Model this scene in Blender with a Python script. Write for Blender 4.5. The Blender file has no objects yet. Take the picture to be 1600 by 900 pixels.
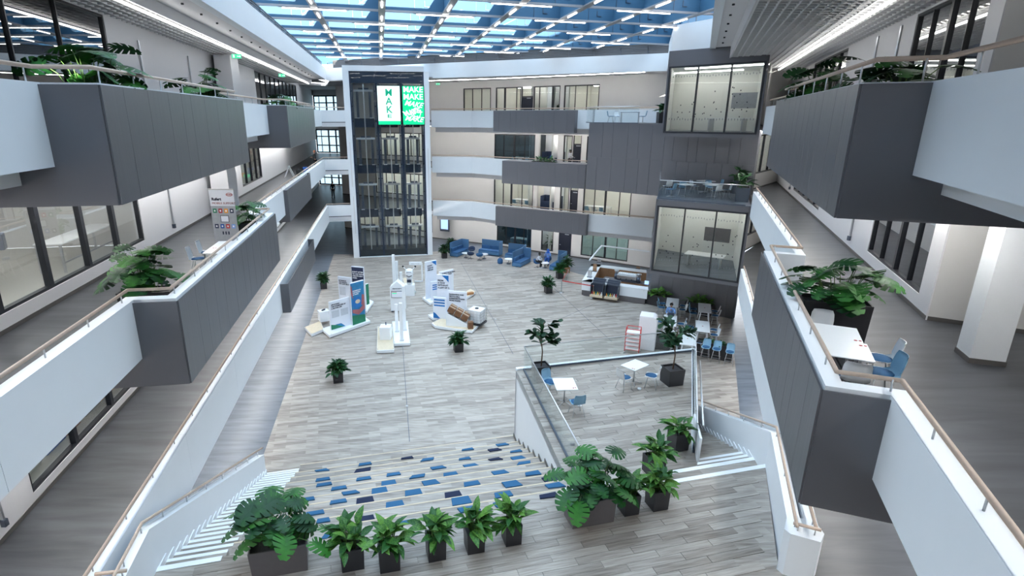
import bpy, bmesh, math, random
from mathutils import Vector, Matrix, Euler
random.seed(7)
R = math.radians
sc = bpy.context.scene
COL = sc.collection
# ---------------------------------------------------------------- camera
EYE = 12.6
PITCH = R(17.048)
cd = bpy.data.cameras.new('camera'); cam = bpy.data.objects.new('camera', cd); COL.objects.link(cam)
cam.location = (0, 0, EYE); cam.rotation_euler = (R(90) - PITCH, 0, 0)
cd.sensor_width = 36; cd.lens = 873.96 * 36 / 1600; cd.shift_x = 63 / 1600; cd.clip_end = 400; cd.clip_start = .1
sc.camera = cam
# ---------------------------------------------------------------- sky, sun, exposure
w = bpy.data.worlds.new('sky'); sc.world = w; w.use_nodes = True
wn = w.node_tree.nodes; wl = w.node_tree.links
bg = wn['Background']
tc = wn.new('ShaderNodeTexCoord'); sp = wn.new('ShaderNodeSeparateXYZ'); cr = wn.new('ShaderNodeValToRGB')
wl.new(tc.outputs['Generated'], sp.inputs[0]); wl.new(sp.outputs['Z'], cr.inputs[0])
cr.color_ramp.elements[0].color = (.93, .955, 1, 1); cr.color_ramp.elements[1].color = (.76, .88, 1, 1)
wl.new(cr.outputs[0], bg.inputs[0]); bg.inputs[1].default_value = 4.2
sl = bpy.data.lights.new('sun', 'SUN'); sl.energy = 24.0; sl.angle = R(.6); sl.color = (1, .95, .86)
sun = bpy.data.objects.new('sun', sl); COL.objects.link(sun)
sun.rotation_euler = Vector((-.39, 1, -.31)).to_track_quat('-Z', 'Y').to_euler()
sc.view_settings.view_transform = 'Standard'; sc.view_settings.look = 'None'
sc.view_settings.gamma = 1; sc.view_settings.use_curve_mapping = False; sc.view_settings.exposure = .66
cy = sc.cycles
cy.max_bounces = 7; cy.diffuse_bounces = 4; cy.glossy_bounces = 3; cy.transmission_bounces = 4
cy.transparent_max_bounces = 14; cy.caustics_reflective = False; cy.caustics_refractive = False
cy.use_denoising = True; cy.sample_clamp_indirect = 6
# ---------------------------------------------------------------- photograph geometry: a ray of the photo met with a level plane
FP = 873.96
def ray(x, y):
    a = (x - 737) / FP; b = (450 - y) / FP; c, s = math.cos(PITCH), math.sin(PITCH)
    return Vector((a, c + b * s, -s + b * c))
def G(x, y, z):
    d = ray(x, y); t = (z - EYE) / d.z
    return Vector((d.x * t, d.y * t, z))
# ---------------------------------------------------------------- materials
M = {}
def nodes(m): return m.node_tree.nodes, m.node_tree.links
def mat(name, col, rough=.5, metal=0, noise=.0, nscale=8, emit=None, es=0, bump=0, spec=None, trans=None):
    m = bpy.data.materials.new(name); m.use_nodes = True; M[name] = m
    n, l = nodes(m); p = n['Principled BSDF']
    p.inputs['Roughness'].default_value = rough; p.inputs['Metallic'].default_value = metal
    p.inputs['Base Color'].default_value = (*col, 1)
    if spec is not None: p.inputs['Specular IOR Level'].default_value = spec
    if emit: p.inputs['Emission Color'].default_value = (*emit, 1); p.inputs['Emission Strength'].default_value = es
    if noise or bump:
        t = n.new('ShaderNodeTexCoord'); z = n.new('ShaderNodeTexNoise'); z.inputs['Scale'].default_value = nscale; z.inputs['Detail'].default_value = 4
        l.new(t.outputs['Object'], z.inputs['Vector'])
        if noise:
            x = n.new('ShaderNodeMix'); x.data_type = 'RGBA'
            x.inputs[6].default_value = (*[c * (1 - noise) for c in col], 1); x.inputs[7].default_value = (*[min(1, c * (1 + noise)) for c in col], 1)
            l.new(z.outputs['Fac'], x.inputs[0]); l.new(x.outputs[2], p.inputs['Base Color'])
        if bump:
            b = n.new('ShaderNodeBump'); b.inputs['Strength'].default_value = bump; b.inputs['Distance'].default_value = .01
            l.new(z.outputs['Fac'], b.inputs['Height']); l.new(b.outputs[0], p.inputs['Normal'])
    return m
mat('white_paint', (.80, .83, .86), .55, noise=.02, nscale=1.5)
mat('white_gloss', (.84, .87, .90), .3, noise=.01)
mat('wall_paint', (.74, .74, .76), .7, noise=.02, nscale=1)
mat('wall_cream', (.66, .65, .635), .7, noise=.03, nscale=1)
mat('white_nosing', (.88, .9, .92), .5, noise=.02)
mat('skirting', (.10, .095, .09), .6, noise=.1)
mat('black_frame', (.012, .014, .02), .35, noise=.1)
mat('navy', (.012, .03, .075), .35, noise=.15)
mat('steel', (.55, .56, .58), .28, .9, noise=.05)
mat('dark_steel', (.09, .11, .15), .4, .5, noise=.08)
mat('handrail_wood', (.56, .43, .34), .4, noise=.12, nscale=14)
mat('planter_black', (.022, .022, .026), .42, noise=.2, nscale=3)
mat('soil', (.05, .05, .055), .9, noise=.6, nscale=60, bump=1)
mat('leaf_stem', (.09, .17, .04), .5)
mat('stem_green', (.07, .15, .03), .5, noise=.2)
mat('trunk', (.12, .075, .045), .8, noise=.35, nscale=20)
mat('led', (1, 1, 1), .5, emit=(1, .98, .95), es=7)
mat('led_low', (1, 1, 1), .5, emit=(1, .985, .96), es=6)
mat('led_fill', (1, 1, 1), .5, emit=(1, .985, .96), es=30)
mat('led_soft', (1, 1, 1), .5, emit=(1, .97, .91), es=8)
mat('ceiling_plate', (.68, .67, .68), .7, noise=.02)
mat('grid_metal', (.80, .80, .80), .5, .2, noise=.04)
mat('plenum', (.06, .06, .06), .9, noise=.1)
mat('carpet_blue', (.025, .115, .24), .95, noise=.12, nscale=120, bump=.3)
mat('carpet_navy', (.012, .02, .055), .95, noise=.15, nscale=120, bump=.3)
mat('fabric_blue', (.03, .105, .24), .9, noise=.12, nscale=60)
mat('fabric_lightblue', (.07, .17, .31), .9, noise=.1, nscale=60)
mat('fabric_navy', (.018, .035, .08), .9, noise=.12, nscale=60)
mat('shell_white', (.78, .79, .80), .4, noise=.01)
mat('shell_blue', (.20, .38, .53), .4, noise=.02)
mat('door_dark', (.010, .013, .026), .4, noise=.1)
mat('seat_blue', (.02, .09, .20), .85, noise=.1, nscale=60)
mat('table_white', (.86, .87, .88), .3, noise=.01)
mat('red_mark', (.45, .02, .03), .5, noise=.05)
mat('plywood', (.62, .52, .38), .6, noise=.12, nscale=6)
mat('brown_box', (.16, .075, .035), .75, noise=.2, nscale=10)
mat('bar_brown', (.30, .17, .09), .5, noise=.25, nscale=9)
mat('bar_grey', (.12, .11, .115), .5, noise=.1)
mat('box_white', (.84, .84, .80), .5, noise=.02)
mat('lab_cream', (.78, .77, .71), .5, noise=.03)
mat('lab_floor', (.46, .45, .41), .35, noise=.05, nscale=2)
mat('red_paint', (.55, .03, .03), .4, noise=.05)
mat('poster_white', (.80, .83, .90), .5, noise=.01)
mat('poster_navy', (.01, .02, .07), .5, noise=.3, nscale=3)
mat('poster_blue', (.01, .17, .5), .5, noise=.25, nscale=3)
mat('poster_green', (.01, .19, .10), .5, noise=.25, nscale=3)
mat('poster_pink', (.36, .12, .13), .5, noise=.3, nscale=6)
mat('poster_text', (.58, .62, .68), .6, noise=.1)
mat('poster_teal', (.02, .20, .42), .5, noise=.4, nscale=3)
mat('poster_grey', (.36, .38, .42), .6, noise=.2)
mat('ink', (.02, .03, .06), .6, noise=.05)
mat('ink_white', (.9, .92, .95), .6, noise=.02)
mat('skin', (.42, .25, .17), .6, noise=.06)
mat('skin_dark', (.10, .055, .035), .6, noise=.06)
mat('hair', (.012, .01, .01), .6, noise=.2, nscale=40)
mat('cloth_lightblue', (.20, .38, .74), .85, noise=.08)
mat('cloth_white', (.72, .73, .78), .85, noise=.05)
mat('cloth_black', (.015, .016, .02), .85, noise=.2)
mat('cloth_blue', (.02, .10, .38), .85, noise=.1)
mat('cloth_royal', (.03, .14, .55), .85, noise=.1)
mat('screen_white', (.75, .9, .85), .4, emit=(.80, .95, .90), es=.52)
mat('screen_green', (0, .6, .25), .4, emit=(0, .62, .22), es=.55)
mat('letter_green', (0, .35, .2), .4, emit=(0, .34, .20), es=.4)
mat('letter_white', (.9, 1, .95), .4, emit=(.85, 1, .93), es=.6)
mat('screen_blue', (.2, .4, .8), .4, emit=(.55, .75, 1), es=.6)
mat('exit_green', (0, .5, .25), .4, emit=(.1, .75, .4), es=.6)
mat('orange', (.85, .35, .03), .5, noise=.1)
mat('yellow', (.75, .6, .05), .5, noise=.1)
mat('red_books', (.35, .12, .06), .7, noise=.5, nscale=14)
mat('wood_warm', (.42, .20, .08), .6, noise=.3, nscale=8)
mat('blind_dark', (.035, .045, .055), .7, noise=.3, nscale=3)
mat('cabinet_white', (.80, .78, .80), .35, noise=.02)
mat('ground_concrete', (.3, .3, .3), .9, noise=.2, nscale=.3)
def glassmat(name, tint, refl, rough=0.0):
    m = bpy.data.materials.new(name); m.use_nodes = True; M[name] = m
    n, l = nodes(m); n.remove(n['Principled BSDF'])
    t = n.new('ShaderNodeBsdfTransparent'); t.inputs[0].default_value = (*tint, 1)
    g = n.new('ShaderNodeBsdfGlossy'); g.inputs['Roughness'].default_value = rough; g.inputs[0].default_value = (1, 1, 1, 1)
    f = n.new('ShaderNodeFresnel'); f.inputs[0].default_value = 1.45
    a = n.new('ShaderNodeMath'); a.operation = 'MULTIPLY_ADD'; a.inputs[1].default_value = refl; a.inputs[2].default_value = 0.0
    x = n.new('ShaderNodeMixShader'); l.new(f.outputs[0], a.inputs[0]); l.new(a.outputs[0], x.inputs[0])
    l.new(t.outputs[0], x.inputs[1]); l.new(g.outputs[0], x.inputs[2]); l.new(x.outputs[0], n['Material Output'].inputs[0])
    return m
glassmat('glass', (.95, .975, .975), .55)
glassmat('glass_clear', (.96, .98, .98), .25)
glassmat('glass_dark', (.42, .50, .54), 2.6)
glassmat('glass_tint', (.62, .76, .80), 1.6)
glassmat('glass_roof', (.80, .92, 1.0), .6)
# brushed dark grey facade metal
m = mat('grey_panel', (.145, .147, .162), .40, .5)
n, l = nodes(m); p = n['Principled BSDF']; t = n.new('ShaderNodeTexCoord'); mp = n.new('ShaderNodeMapping'); mp.inputs['Scale'].default_value = (30, 30, .6)
z = n.new('ShaderNodeTexNoise'); z.inputs['Scale'].default_value = 1.5; l.new(t.outputs['Object'], mp.inputs[0]); l.new(mp.outputs[0], z.inputs[0])
mr = n.new('ShaderNodeMapRange'); mr.inputs[3].default_value = .30; mr.inputs[4].default_value = .44; l.new(z.outputs[0], mr.inputs[0]); l.new(mr.outputs[0], p.inputs['Roughness'])
UA = math.atan2(.2415, .9704)       # the direction the planks run
def streaks(n, l, vec, rot, sx, sy, scale=1):
    mp = n.new('ShaderNodeMapping'); mp.inputs['Rotation'].default_value = (0, 0, -rot); mp.inputs['Scale'].default_value = (sx, sy, 1)
    z = n.new('ShaderNodeTexNoise'); z.inputs['Scale'].default_value = scale; z.inputs['Detail'].default_value = 5; z.inputs['Distortion'].default_value = .4
    l.new(vec, mp.inputs[0]); l.new(mp.outputs[0], z.inputs[0]); return z.outputs['Fac']
def wood_floor(name, per_object):
    m = mat(name, (.4, .38, .36), .42); n, l = nodes(m); p = n['Principled BSDF']
    t = n.new('ShaderNodeTexCoord'); ramp = n.new('ShaderNodeValToRGB')
    e = ramp.color_ramp.elements; e[0].color = (.150, .124, .104, 1); e[1].color = (.47, .425, .38, 1); e[0].position = .30; e[1].position = .76
    if per_object:
        oi = n.new('ShaderNodeObjectInfo'); add = n.new('ShaderNodeVectorMath'); add.operation = 'ADD'
        k = n.new('ShaderNodeVectorMath'); k.operation = 'SCALE'; k.inputs[0].default_value = (37, 21, 5); l.new(oi.outputs['Random'], k.inputs['Scale'])
        l.new(t.outputs['Object'], add.inputs[0]); l.new(k.outputs[0], add.inputs[1])
        fine = streaks(n, l, add.outputs[0], 0, 1.6, 26); mid = streaks(n, l, add.outputs[0], 0, .8, 7); tone = oi.outputs['Random']
    else:
        mp = n.new('ShaderNodeMapping'); mp.inputs['Rotation'].default_value = (0, 0, -UA); l.new(t.outputs['Object'], mp.inputs[0])
        br = n.new('ShaderNodeTexBrick'); br.inputs['Color1'].default_value = (0, 0, 0, 1); br.inputs['Color2'].default_value = (1, 1, 1, 1); br.inputs['Mortar'].default_value = (.42, .42, .42, 1)
        br.inputs['Scale'].default_value = 1; br.inputs['Mortar Size'].default_value = .003; br.inputs['Brick Width'].default_value = 1.25; br.inputs['Row Height'].default_value = .2
        br.offset = .37; l.new(mp.outputs[0], br.inputs[0])
        fine = streaks(n, l, t.outputs['Object'], UA, 1.5, 15); mid = streaks(n, l, t.outputs['Object'], UA, .5, 5); tone = br.outputs['Color']
    a = n.new('ShaderNodeMath'); a.operation = 'MULTIPLY_ADD'; a.inputs[1].default_value = .24; l.new(tone, a.inputs[0])
    b = n.new('ShaderNodeMath'); b.operation = 'MULTIPLY'; b.inputs[1].default_value = .62; l.new(fine, b.inputs[0]); l.new(b.outputs[0], a.inputs[2])
    c = n.new('ShaderNodeMath'); c.operation = 'MULTIPLY_ADD'; c.inputs[1].default_value = .26; l.new(mid, c.inputs[0]); l.new(a.outputs[0], c.inputs[2])
    l.new(c.outputs[0], ramp.inputs[0]); l.new(ramp.outputs[0], p.inputs['Base Color'])
    p.inputs['Roughness'].default_value = .40; return m
wood_floor('wood_floor', False); wood_floor('wood_plank', True)
def vinyl(name, lo, hi):
    m = mat(name, (.2, .2, .2), .4); n, l = nodes(m); p = n['Principled BSDF']; t = n.new('ShaderNodeTexCoord')
    f = streaks(n, l, t.outputs['Object'], UA, .45, 3.2, 1.1); ramp = n.new('ShaderNodeValToRGB')
    e = ramp.color_ramp.elements; e[0].color = (*lo, 1); e[1].color = (*hi, 1); e[0].position = .3; e[1].position = .72
    l.new(f, ramp.inputs[0]); l.new(ramp.outputs[0], p.inputs['Base Color']); p.inputs['Roughness'].default_value = .36
vinyl('vinyl_grey', (.028, .031, .037), (.072, .077, .087))
vinyl('vinyl_ground', (.07, .09, .12), (.15, .175, .21))
def leafmat(name, dark, light, var):
    m = mat(name, dark, .5, spec=.3); n, l = nodes(m); p = n['Principled BSDF']; t = n.new('ShaderNodeTexCoord'); oi = n.new('ShaderNodeObjectInfo')
    z = n.new('ShaderNodeTexNoise'); z.inputs['Scale'].default_value = var; z.inputs['Detail'].default_value = 3; l.new(t.outputs['Object'], z.inputs[0])
    a = n.new('ShaderNodeMath'); a.operation = 'MULTIPLY_ADD'; a.inputs[1].default_value = .45; a.inputs[2].default_value = -.15; l.new(oi.outputs['Random'], a.inputs[0])
    b = n.new('ShaderNodeMath'); b.operation = 'ADD'; l.new(a.outputs[0], b.inputs[0]); l.new(z.outputs[0], b.inputs[1])
    ramp = n.new('ShaderNodeValToRGB'); e = ramp.color_ramp.elements; e[0].color = (*dark, 1); e[1].color = (*light, 1); e[0].position = .42; e[1].position = .85
    l.new(b.outputs[0], ramp.inputs[0]); l.new(ramp.outputs[0], p.inputs['Base Color'])
leafmat('leaf_monstera', (.006, .045, .014), (.03, .15, .02), 2)
leafmat('leaf_dieff', (.012, .075, .014), (.11, .26, .04), 14)
leafmat('leaf_dark', (.007, .04, .014), (.025, .11, .028), 6)
leafmat('leaf_ficus', (.006, .028, .014), (.02, .08, .026), 3)
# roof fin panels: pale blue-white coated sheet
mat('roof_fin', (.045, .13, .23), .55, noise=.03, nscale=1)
mat('roof_beam', (.36, .36, .38), .45, .2, noise=.03)
mat('louvre', (.10, .11, .13), .5, .3, noise=.1)
# ---------------------------------------------------------------- mesh helper
class MB:
    def __init__(s): s.v = []; s.f = []; s.m = []; s.sm = []
    def add(s, vs, fs, mi=0, smooth=False):
        b = len(s.v); s.v += [tuple(v) for v in vs]
        for f in fs: s.f.append(tuple(i + b for i in f)); s.m.append(mi); s.sm.append(smooth)
        return s
    def prism(s, poly, z0, z1, mi=0):
        area = sum(poly[i][0] * poly[(i + 1) % len(poly)][1] - poly[(i + 1) % len(poly)][0] * poly[i][1] for i in range(len(poly)))
        if area < 0: poly = poly[::-1]
        k = len(poly); vs = [(p[0], p[1], z0) for p in poly] + [(p[0], p[1], z1) for p in poly]
        fs = [tuple(range(k))[::-1], tuple(range(k, 2 * k))] + [(i, (i + 1) % k, k + (i + 1) % k, k + i) for i in range(k)]
        return s.add(vs, fs, mi)
    def box(s, c, d, rz=0, mi=0, rot=None):
        vs = [Vector((x * d[0] / 2, y * d[1] / 2, z * d[2] / 2)) for x in (-1, 1) for y in (-1, 1) for z in (-1, 1)]
        r = rot if rot is not None else Matrix.Rotation(rz, 3, 'Z')
        vs = [r @ v + Vector(c) for v in vs]
        return s.add(vs, [(0, 1, 3, 2), (4, 6, 7, 5), (0, 4, 5, 1), (2, 3, 7, 6), (0, 2, 6, 4), (1, 5, 7, 3)], mi)
    def quad(s, *p, mi=0): return s.add(p, [tuple(range(len(p)))], mi)
    def bar(s, a, b, w, h, mi=0, up=(0, 0, 1)):         # rectangular bar from a to b
        a, b = Vector(a), Vector(b); d = (b - a).normalized(); x = d.cross(Vector(up))
        if x.length < 1e-4: x = d.cross(Vector((0, 1, 0)))
        x.normalize(); y = x.cross(d)
        vs = [q + x * i * w / 2 + y * j * h / 2 for q in (a, b) for i, j in ((-1, -1), (1, -1), (1, 1), (-1, 1))]
        return s.add(vs, [(0, 3, 2, 1), (4, 5, 6, 7), (0, 1, 5, 4), (1, 2, 6, 5), (2, 3, 7, 6), (3, 0, 4, 7)], mi)
    def tube(s, pts, r, n=6, mi=0, r1=None, cap=True):
        pts = [Vector(p) for p in pts]; k = len(pts); vs = []; fs = []
        ref = None
        for i, p in enumerate(pts):
            d = (pts[min(i + 1, k - 1)] - pts[max(i - 1, 0)]).normalized()
            if ref is None: ref = Vector((0, 0, 1)) if abs(d.z) < .9 else Vector((1, 0, 0))
            x = d.cross(ref).normalized(); y = x.cross(d); rr = r if r1 is None else r + (r1 - r) * i / (k - 1)
            for j in range(n):
                a = 2 * math.pi * j / n; vs.append(p + x * math.cos(a) * rr + y * math.sin(a) * rr)
        for i in range(k - 1):
            for j in range(n): fs.append((i * n + j, i * n + (j + 1) % n, (i + 1) * n + (j + 1) % n, (i + 1) * n + j))
        if cap: fs += [tuple(range(n))[::-1], tuple(range((k - 1) * n, k * n))]
        return s.add(vs, fs, mi, True)
    def lathe(s, prof, c=(0, 0, 0), n=12, mi=0):
        vs = []; fs = []; k = len(prof)
        for r, z in prof:
            for j in range(n): a = 2 * math.pi * j / n; vs.append((c[0] + r * math.cos(a), c[1] + r * math.sin(a), c[2] + z))
        for i in range(k - 1):
            for j in range(n): fs.append((i * n + j, i * n + (j + 1) % n, (i + 1) * n + (j + 1) % n, (i + 1) * n + j))
        fs += [tuple(range(n))[::-1], tuple(range((k - 1) * n, k * n))]
        return s.add(vs, fs, mi, True)
    def side(s, p0, p1, prof, t, mi=0):     # profile of (distance along, z) set up along p0->p1, thickness t to its left (negative: right)
        p0, p1 = Vector(p0[:2]), Vector(p1[:2]); d = (p1 - p0).normalized(); nn = Vector((-d.y, d.x)) * t; k = len(prof)
        vs = [(p0.x + d.x * a, p0.y + d.y * a, z) for a, z in prof] + [(p0.x + d.x * a + nn.x, p0.y + d.y * a + nn.y, z) for a, z in prof]
        fs = [tuple(range(k)), tuple(range(k, 2 * k))[::-1]] + [((i + 1) % k, i, k + i, k + (i + 1) % k) for i in range(k)]
        return s.add(vs, fs, mi)
    def mesh(s, name, mats, off=(0, 0, 0)):
        me = bpy.data.meshes.new(name)
        me.from_pydata([(v[0] - off[0], v[1] - off[1], v[2] - off[2]) for v in s.v], [], s.f)
        for q in ([mats] if isinstance(mats, str) else mats): me.materials.append(M[q])
        me.polygons.foreach_set('material_index', s.m); me.polygons.foreach_set('use_smooth', s.sm)
        me.update(); return me
    def build(s, name, mats, parent=None, label=None, cat=None, group=None, kind=None, bevel=0, loc=None):
        off = (0, 0, 0)
        if loc is not None: off = (0, 0, 0)
        elif parent is not None: off = parent.get('_o', (0, 0, 0))
        o = bpy.data.objects.new(name, s.mesh(name, mats, off)); COL.objects.link(o)
        if parent is not None: o.parent = parent
        if loc is not None: o.location = loc
        tag(o, label, cat, group, kind)
        if bevel:
            b = o.modifiers.new('bevel', 'BEVEL'); b.width = bevel; b.segments = 2; b.limit_method = 'ANGLE'
        return o
def tag(o, label=None, cat=None, group=None, kind=None):
    if label: o['label'] = label
    if cat: o['category'] = cat
    if group: o['group'] = group
    if kind: o['kind'] = kind
    return o
def thing(name, label, cat, loc=(0, 0, 0), rz=0, group=None, world=False, kind=None):
    """an Empty at the thing's base; world=True: its parts are written in world coordinates"""
    o = bpy.data.objects.new(name, None); COL.objects.link(o); o.location = loc; o.rotation_euler = (0, 0, rz); o.empty_display_size = .2
    if world: o['_o'] = tuple(loc)
    return tag(o, label, cat, group, kind)
def meshobj(name, me, parent, loc=(0, 0, 0), rot=(0, 0, 0), scale=1):
    o = bpy.data.objects.new(name, me); COL.objects.link(o); o.parent = parent; o.location = loc; o.rotation_euler = rot
    o.scale = (scale,) * 3 if not hasattr(scale, '__len__') else scale; return o
KIDS = {}
def copy_thing(root, loc, rz, label, group=None):
    r = root.copy(); COL.objects.link(r); r.location = loc; r.rotation_euler = (0, 0, rz); r['label'] = label
    if group: r['group'] = group
    for ch in root.children:
        c = ch.copy(); COL.objects.link(c); c.parent = r
        for g in ch.children:
            d = g.copy(); COL.objects.link(d); d.parent = c
    return r
def text(body, size, parent, loc, rot, mname, name='lettering', align='CENTER', bold=.0, extrude=.004, label=None, space=1, shear=0):
    c = bpy.data.curves.new(name, 'FONT'); c.body = body; c.size = size; c.align_x = align; c.align_y = 'CENTER'; c.extrude = extrude; c.offset = bold; c.space_line = space
    c.resolution_u = 2; c.materials.append(M[mname]); c.shear = shear
    tmp = bpy.data.objects.new('tmp', c); me = bpy.data.meshes.new_from_object(tmp); bpy.data.objects.remove(tmp); me.name = name
    if not me.materials: me.materials.append(M[mname])
    o = bpy.data.objects.new(name, me); COL.objects.link(o); o.parent = parent
    off = parent.get('_o', (0, 0, 0)) if parent is not None else (0, 0, 0)
    o.location = (loc[0] - off[0], loc[1] - off[1], loc[2] - off[2]); o.rotation_euler = rot
    tag(o, label); return o
V2 = lambda p: Vector((p[0], p[1]))
def offset(pts, t):         # polyline moved t to its left, mitred
    pts = [V2(p) for p in pts]; out = []
    for i, p in enumerate(pts):
        a = (p - pts[i - 1]).normalized() if i else None; b = (pts[i + 1] - p).normalized() if i < len(pts) - 1 else None
        na = Vector((-a.y, a.x)) if a is not None else None; nb = Vector((-b.y, b.x)) if b is not None else None
        if na is None: q = nb * t
        elif nb is None: q = na * t
        else:
            mm = (na + nb).normalized(); q = mm * (t / max(.3, mm.dot(na)))
        out.append(p + q)
    return out
def lerp(a, b, t): return (a[0] + (b[0] - a[0]) * t, a[1] + (b[1] - a[1]) * t)
def cum(pts):
    s = [0]
    for i in range(len(pts) - 1): s.append(s[-1] + (V2(pts[i + 1]) - V2(pts[i])).length)
    return s
def along(pts, d):
    s = cum(pts)
    for i in range(len(pts) - 1):
        if d <= s[i + 1] or i == len(pts) - 2: return lerp(pts[i], pts[i + 1], (d - s[i]) / (s[i + 1] - s[i]))
# the setting's own planes, metres
F0, F1, F2, F3 = 0, 3.95, 8.05, 12.15
Lp = lambda a, y: (a - .1505 * y, y)
Rp = lambda a, y: (a + .395 * y, y)
LW = lambda y: (-8.45 - .155 * y, y)      # left wall
RW = lambda y: (5.72 + .398 * y, y)       # right wall
# ================================================================ THE SETTING
def floor_piece(name, poly, z, th, mname, kind='structure', body='ceiling_plate'):
    b = MB().prism(poly, z - th, z, 0)
    return b.build(name, mname, kind=kind)
LB = [(-15, 65.4), (-3.6, 59.2), (2.2, 56.0), (14.1, 47.8), (19, 44.2)]        # back wall, ground plan
# ground floor: timber-look boards with a grey walkway round them
wood_poly = [(-7.6, 15.6), (13.6, 15.6), (9.2, 15.6), (12.85, 24.4), (16.2, 32.6), (17.4, 35.3), (16.75, 34.5), (8.9, 44.6), (6.6, 48.2), (1.8, 51.2), (-2.8, 53.6), (-3.7, 53.2), (-10.95, 51.9), (-13.2, 52.2)]
wood_poly = [(-7.6, 15.6), (9.2, 15.6), (12.85, 24.4), (16.2, 32.6), (17.5, 35.8), (12.6, 41.2), (8.9, 45.2), (6.6, 48.4), (1.8, 51.4), (-2.8, 53.8), (-3.7, 53.2), (-10.95, 51.9), (-13.2, 52.2)]
fl = MB().prism([(-30, -9), (34, -9), (34, 85), (-32, 85)], -.35, -.02).build('floor', 'vinyl_ground', kind='structure')
MB().prism(wood_poly, -.02, 0.0).build('floor', 'wood_floor', kind='structure')
j = MB()
for a, b in (((-4.23, 31.57), (-2.52, 19.85)), ((-.98, 48.98), (2.3, 28.6)), ((5.6, 45.1), (8.2, 30.4)), ((12.3, 41.3), (5.6, 34.0))):
    j.bar((*a, .001), (*b, .001), .025, .004)
j.build('trim_1', 'dark_steel', kind='structure')
for x, y in ((-3.95, 29.6), (-2.95, 22.8), (-4.5, 33.4), (1.55, 34.2), (.8, 39.9), (6.4, 40.2)):
    MB().lathe([(.07, 0), (.07, .006)], (x, y, 0), 10).build('trim_2', 'steel', kind='structure')
# ---- helper builders
def wall_run(name, p0, p1, z0, z1, t, ops=(), mname='wall_paint', skirt=True):
    p0, p1 = V2(p0), V2(p1); L = (p1 - p0).length; d = (p1 - p0) / L; nn = Vector((-d.y, d.x)) * t
    b = MB()
    def blk(a, c, za, zb):
        if c - a > .001 and zb - za > .001:
            q0 = p0 + d * a; q1 = p0 + d * c; b.prism([q0, q1, q1 + nn, q0 + nn], za, zb)
    cur = 0
    for s0, s1, za, zb in sorted(ops):
        blk(cur, s0, z0, z1); blk(s0, s1, z0, za); blk(s0, s1, zb, z1); cur = s1
    blk(cur, L, z0, z1)
    o = b.build(name, mname, kind='structure')
    if skirt:
        k = MB(); cur = 0; sg = -1 if t > 0 else 1; tt = Vector((-d.y, d.x)) * sg * .015
        for s0, s1, za, zb in [q for q in sorted(ops) if q[2] < z0 + .12] + [(L, L, 0, 0)]:
            if s0 - cur > .01:
                q0 = p0 + d * cur; q1 = p0 + d * s0; k.prism([q0, q1, q1 + tt, q0 + tt], z0, z0 + .1)
            cur = s1
        if k.v: k.build(name.replace('wall', 'baseboard'), 'skirting', kind='structure')
    return o
WN = [0]
def window(p0, p1, s0, s1, z0, z1, t, divs, glass='glass', fw=.07, wide=(), depth=.14, base='window'):
    """framed glazing in a wall run; divs = fractions of the width where mullions stand"""
    WN[0] += 1; p0, p1 = V2(p0), V2(p1); d = (p1 - p0).normalized(); sg = 1 if t > 0 else -1; nn = Vector((-d.y, d.x)) * sg
    o = p0 + d * s0 + nn * .02; W = s1 - s0
    root = thing('%s_%d' % (base, WN[0]), None, None, (o.x, o.y, z0), kind='structure', world=True)
    def pc(a, c, za, zb, e0, e1):
        q0 = o + d * a + nn * e0; q1 = o + d * c + nn * e0; return [q0, q1, q1 + nn * (e1 - e0), q0 + nn * (e1 - e0)], za, zb
    f = MB()
    for a, c, za, zb in ((0, fw, z0, z1), (W - fw, W, z0, z1), (fw, W - fw, z0, z0 + fw), (fw, W - fw, z1 - fw, z1)): f.prism(*pc(a, c, za, zb, 0, depth))
    f.build('frame', 'black_frame', root)
    xs = [fw] + [W * q for q in divs] + [W - fw]
    for i, q in enumerate(divs):
        ww = (.16 if i in wide else .045); MB().prism(*pc(W * q - ww / 2, W * q + ww / 2, z0 + fw, z1 - fw, 0, depth)).build('mullion', 'black_frame', root)
    for i in range(len(xs) - 1):
        MB().prism(*pc(xs[i], xs[i + 1], z0 + fw, z1 - fw, .06, .072)).build('pane', glass, root)
    return root
RN = [0]
def room(p0, p1, s0, s1, z0, z1, depth, t, wm='lab_cream', fm='lab_floor', lit=1.0, cm='wall_paint', strips=2):
    """plain room behind a glazed opening: floor, ceiling, three walls and its ceiling luminaires"""
    p0, p1 = V2(p0), V2(p1); d = (p1 - p0).normalized(); sg = 1 if t > 0 else -1; nn = Vector((-d.y, d.x)) * sg
    o = p0 + d * s0 + nn * abs(t); W = s1 - s0; q = lambda a, e: o + d * a + nn * e
    MB().prism([q(0, 0), q(W, 0), q(W, depth), q(0, depth)], z0 - .05, z0 - .004).build('floor', fm, kind='structure')
    MB().prism([q(0, -.0), q(W, -.0), q(W, depth), q(0, depth)], z1, z1 + .05).build('ceiling', cm, kind='structure')
    b = MB(); b.prism([q(-.1, depth), q(W + .1, depth), q(W + .1, depth + .1), q(-.1, depth + .1)], z0, z1)
    b.prism([q(-.1, 0), q(0, 0), q(0, depth), q(-.1, depth)], z0, z1); b.prism([q(W, 0), q(W + .1, 0), q(W + .1, depth), q(W, depth)], z0, z1)
    b.build('wall_room', wm, kind='structure')
    if lit:
        for k in range(strips):
            e = depth * (k + .5) / strips
            g = MB().prism([q(W * .12, e - .07), q(W * .88, e - .07), q(W * .88, e + .07), q(W * .12, e + .07)], z1 - .06, z1 - .01)
            g.build('ceiling_light', 'led' if lit > 1 else 'led_soft', label='slim ceiling light strip inside a glazed office', cat='ceiling light', group='office ceiling lights')
    return q
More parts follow.
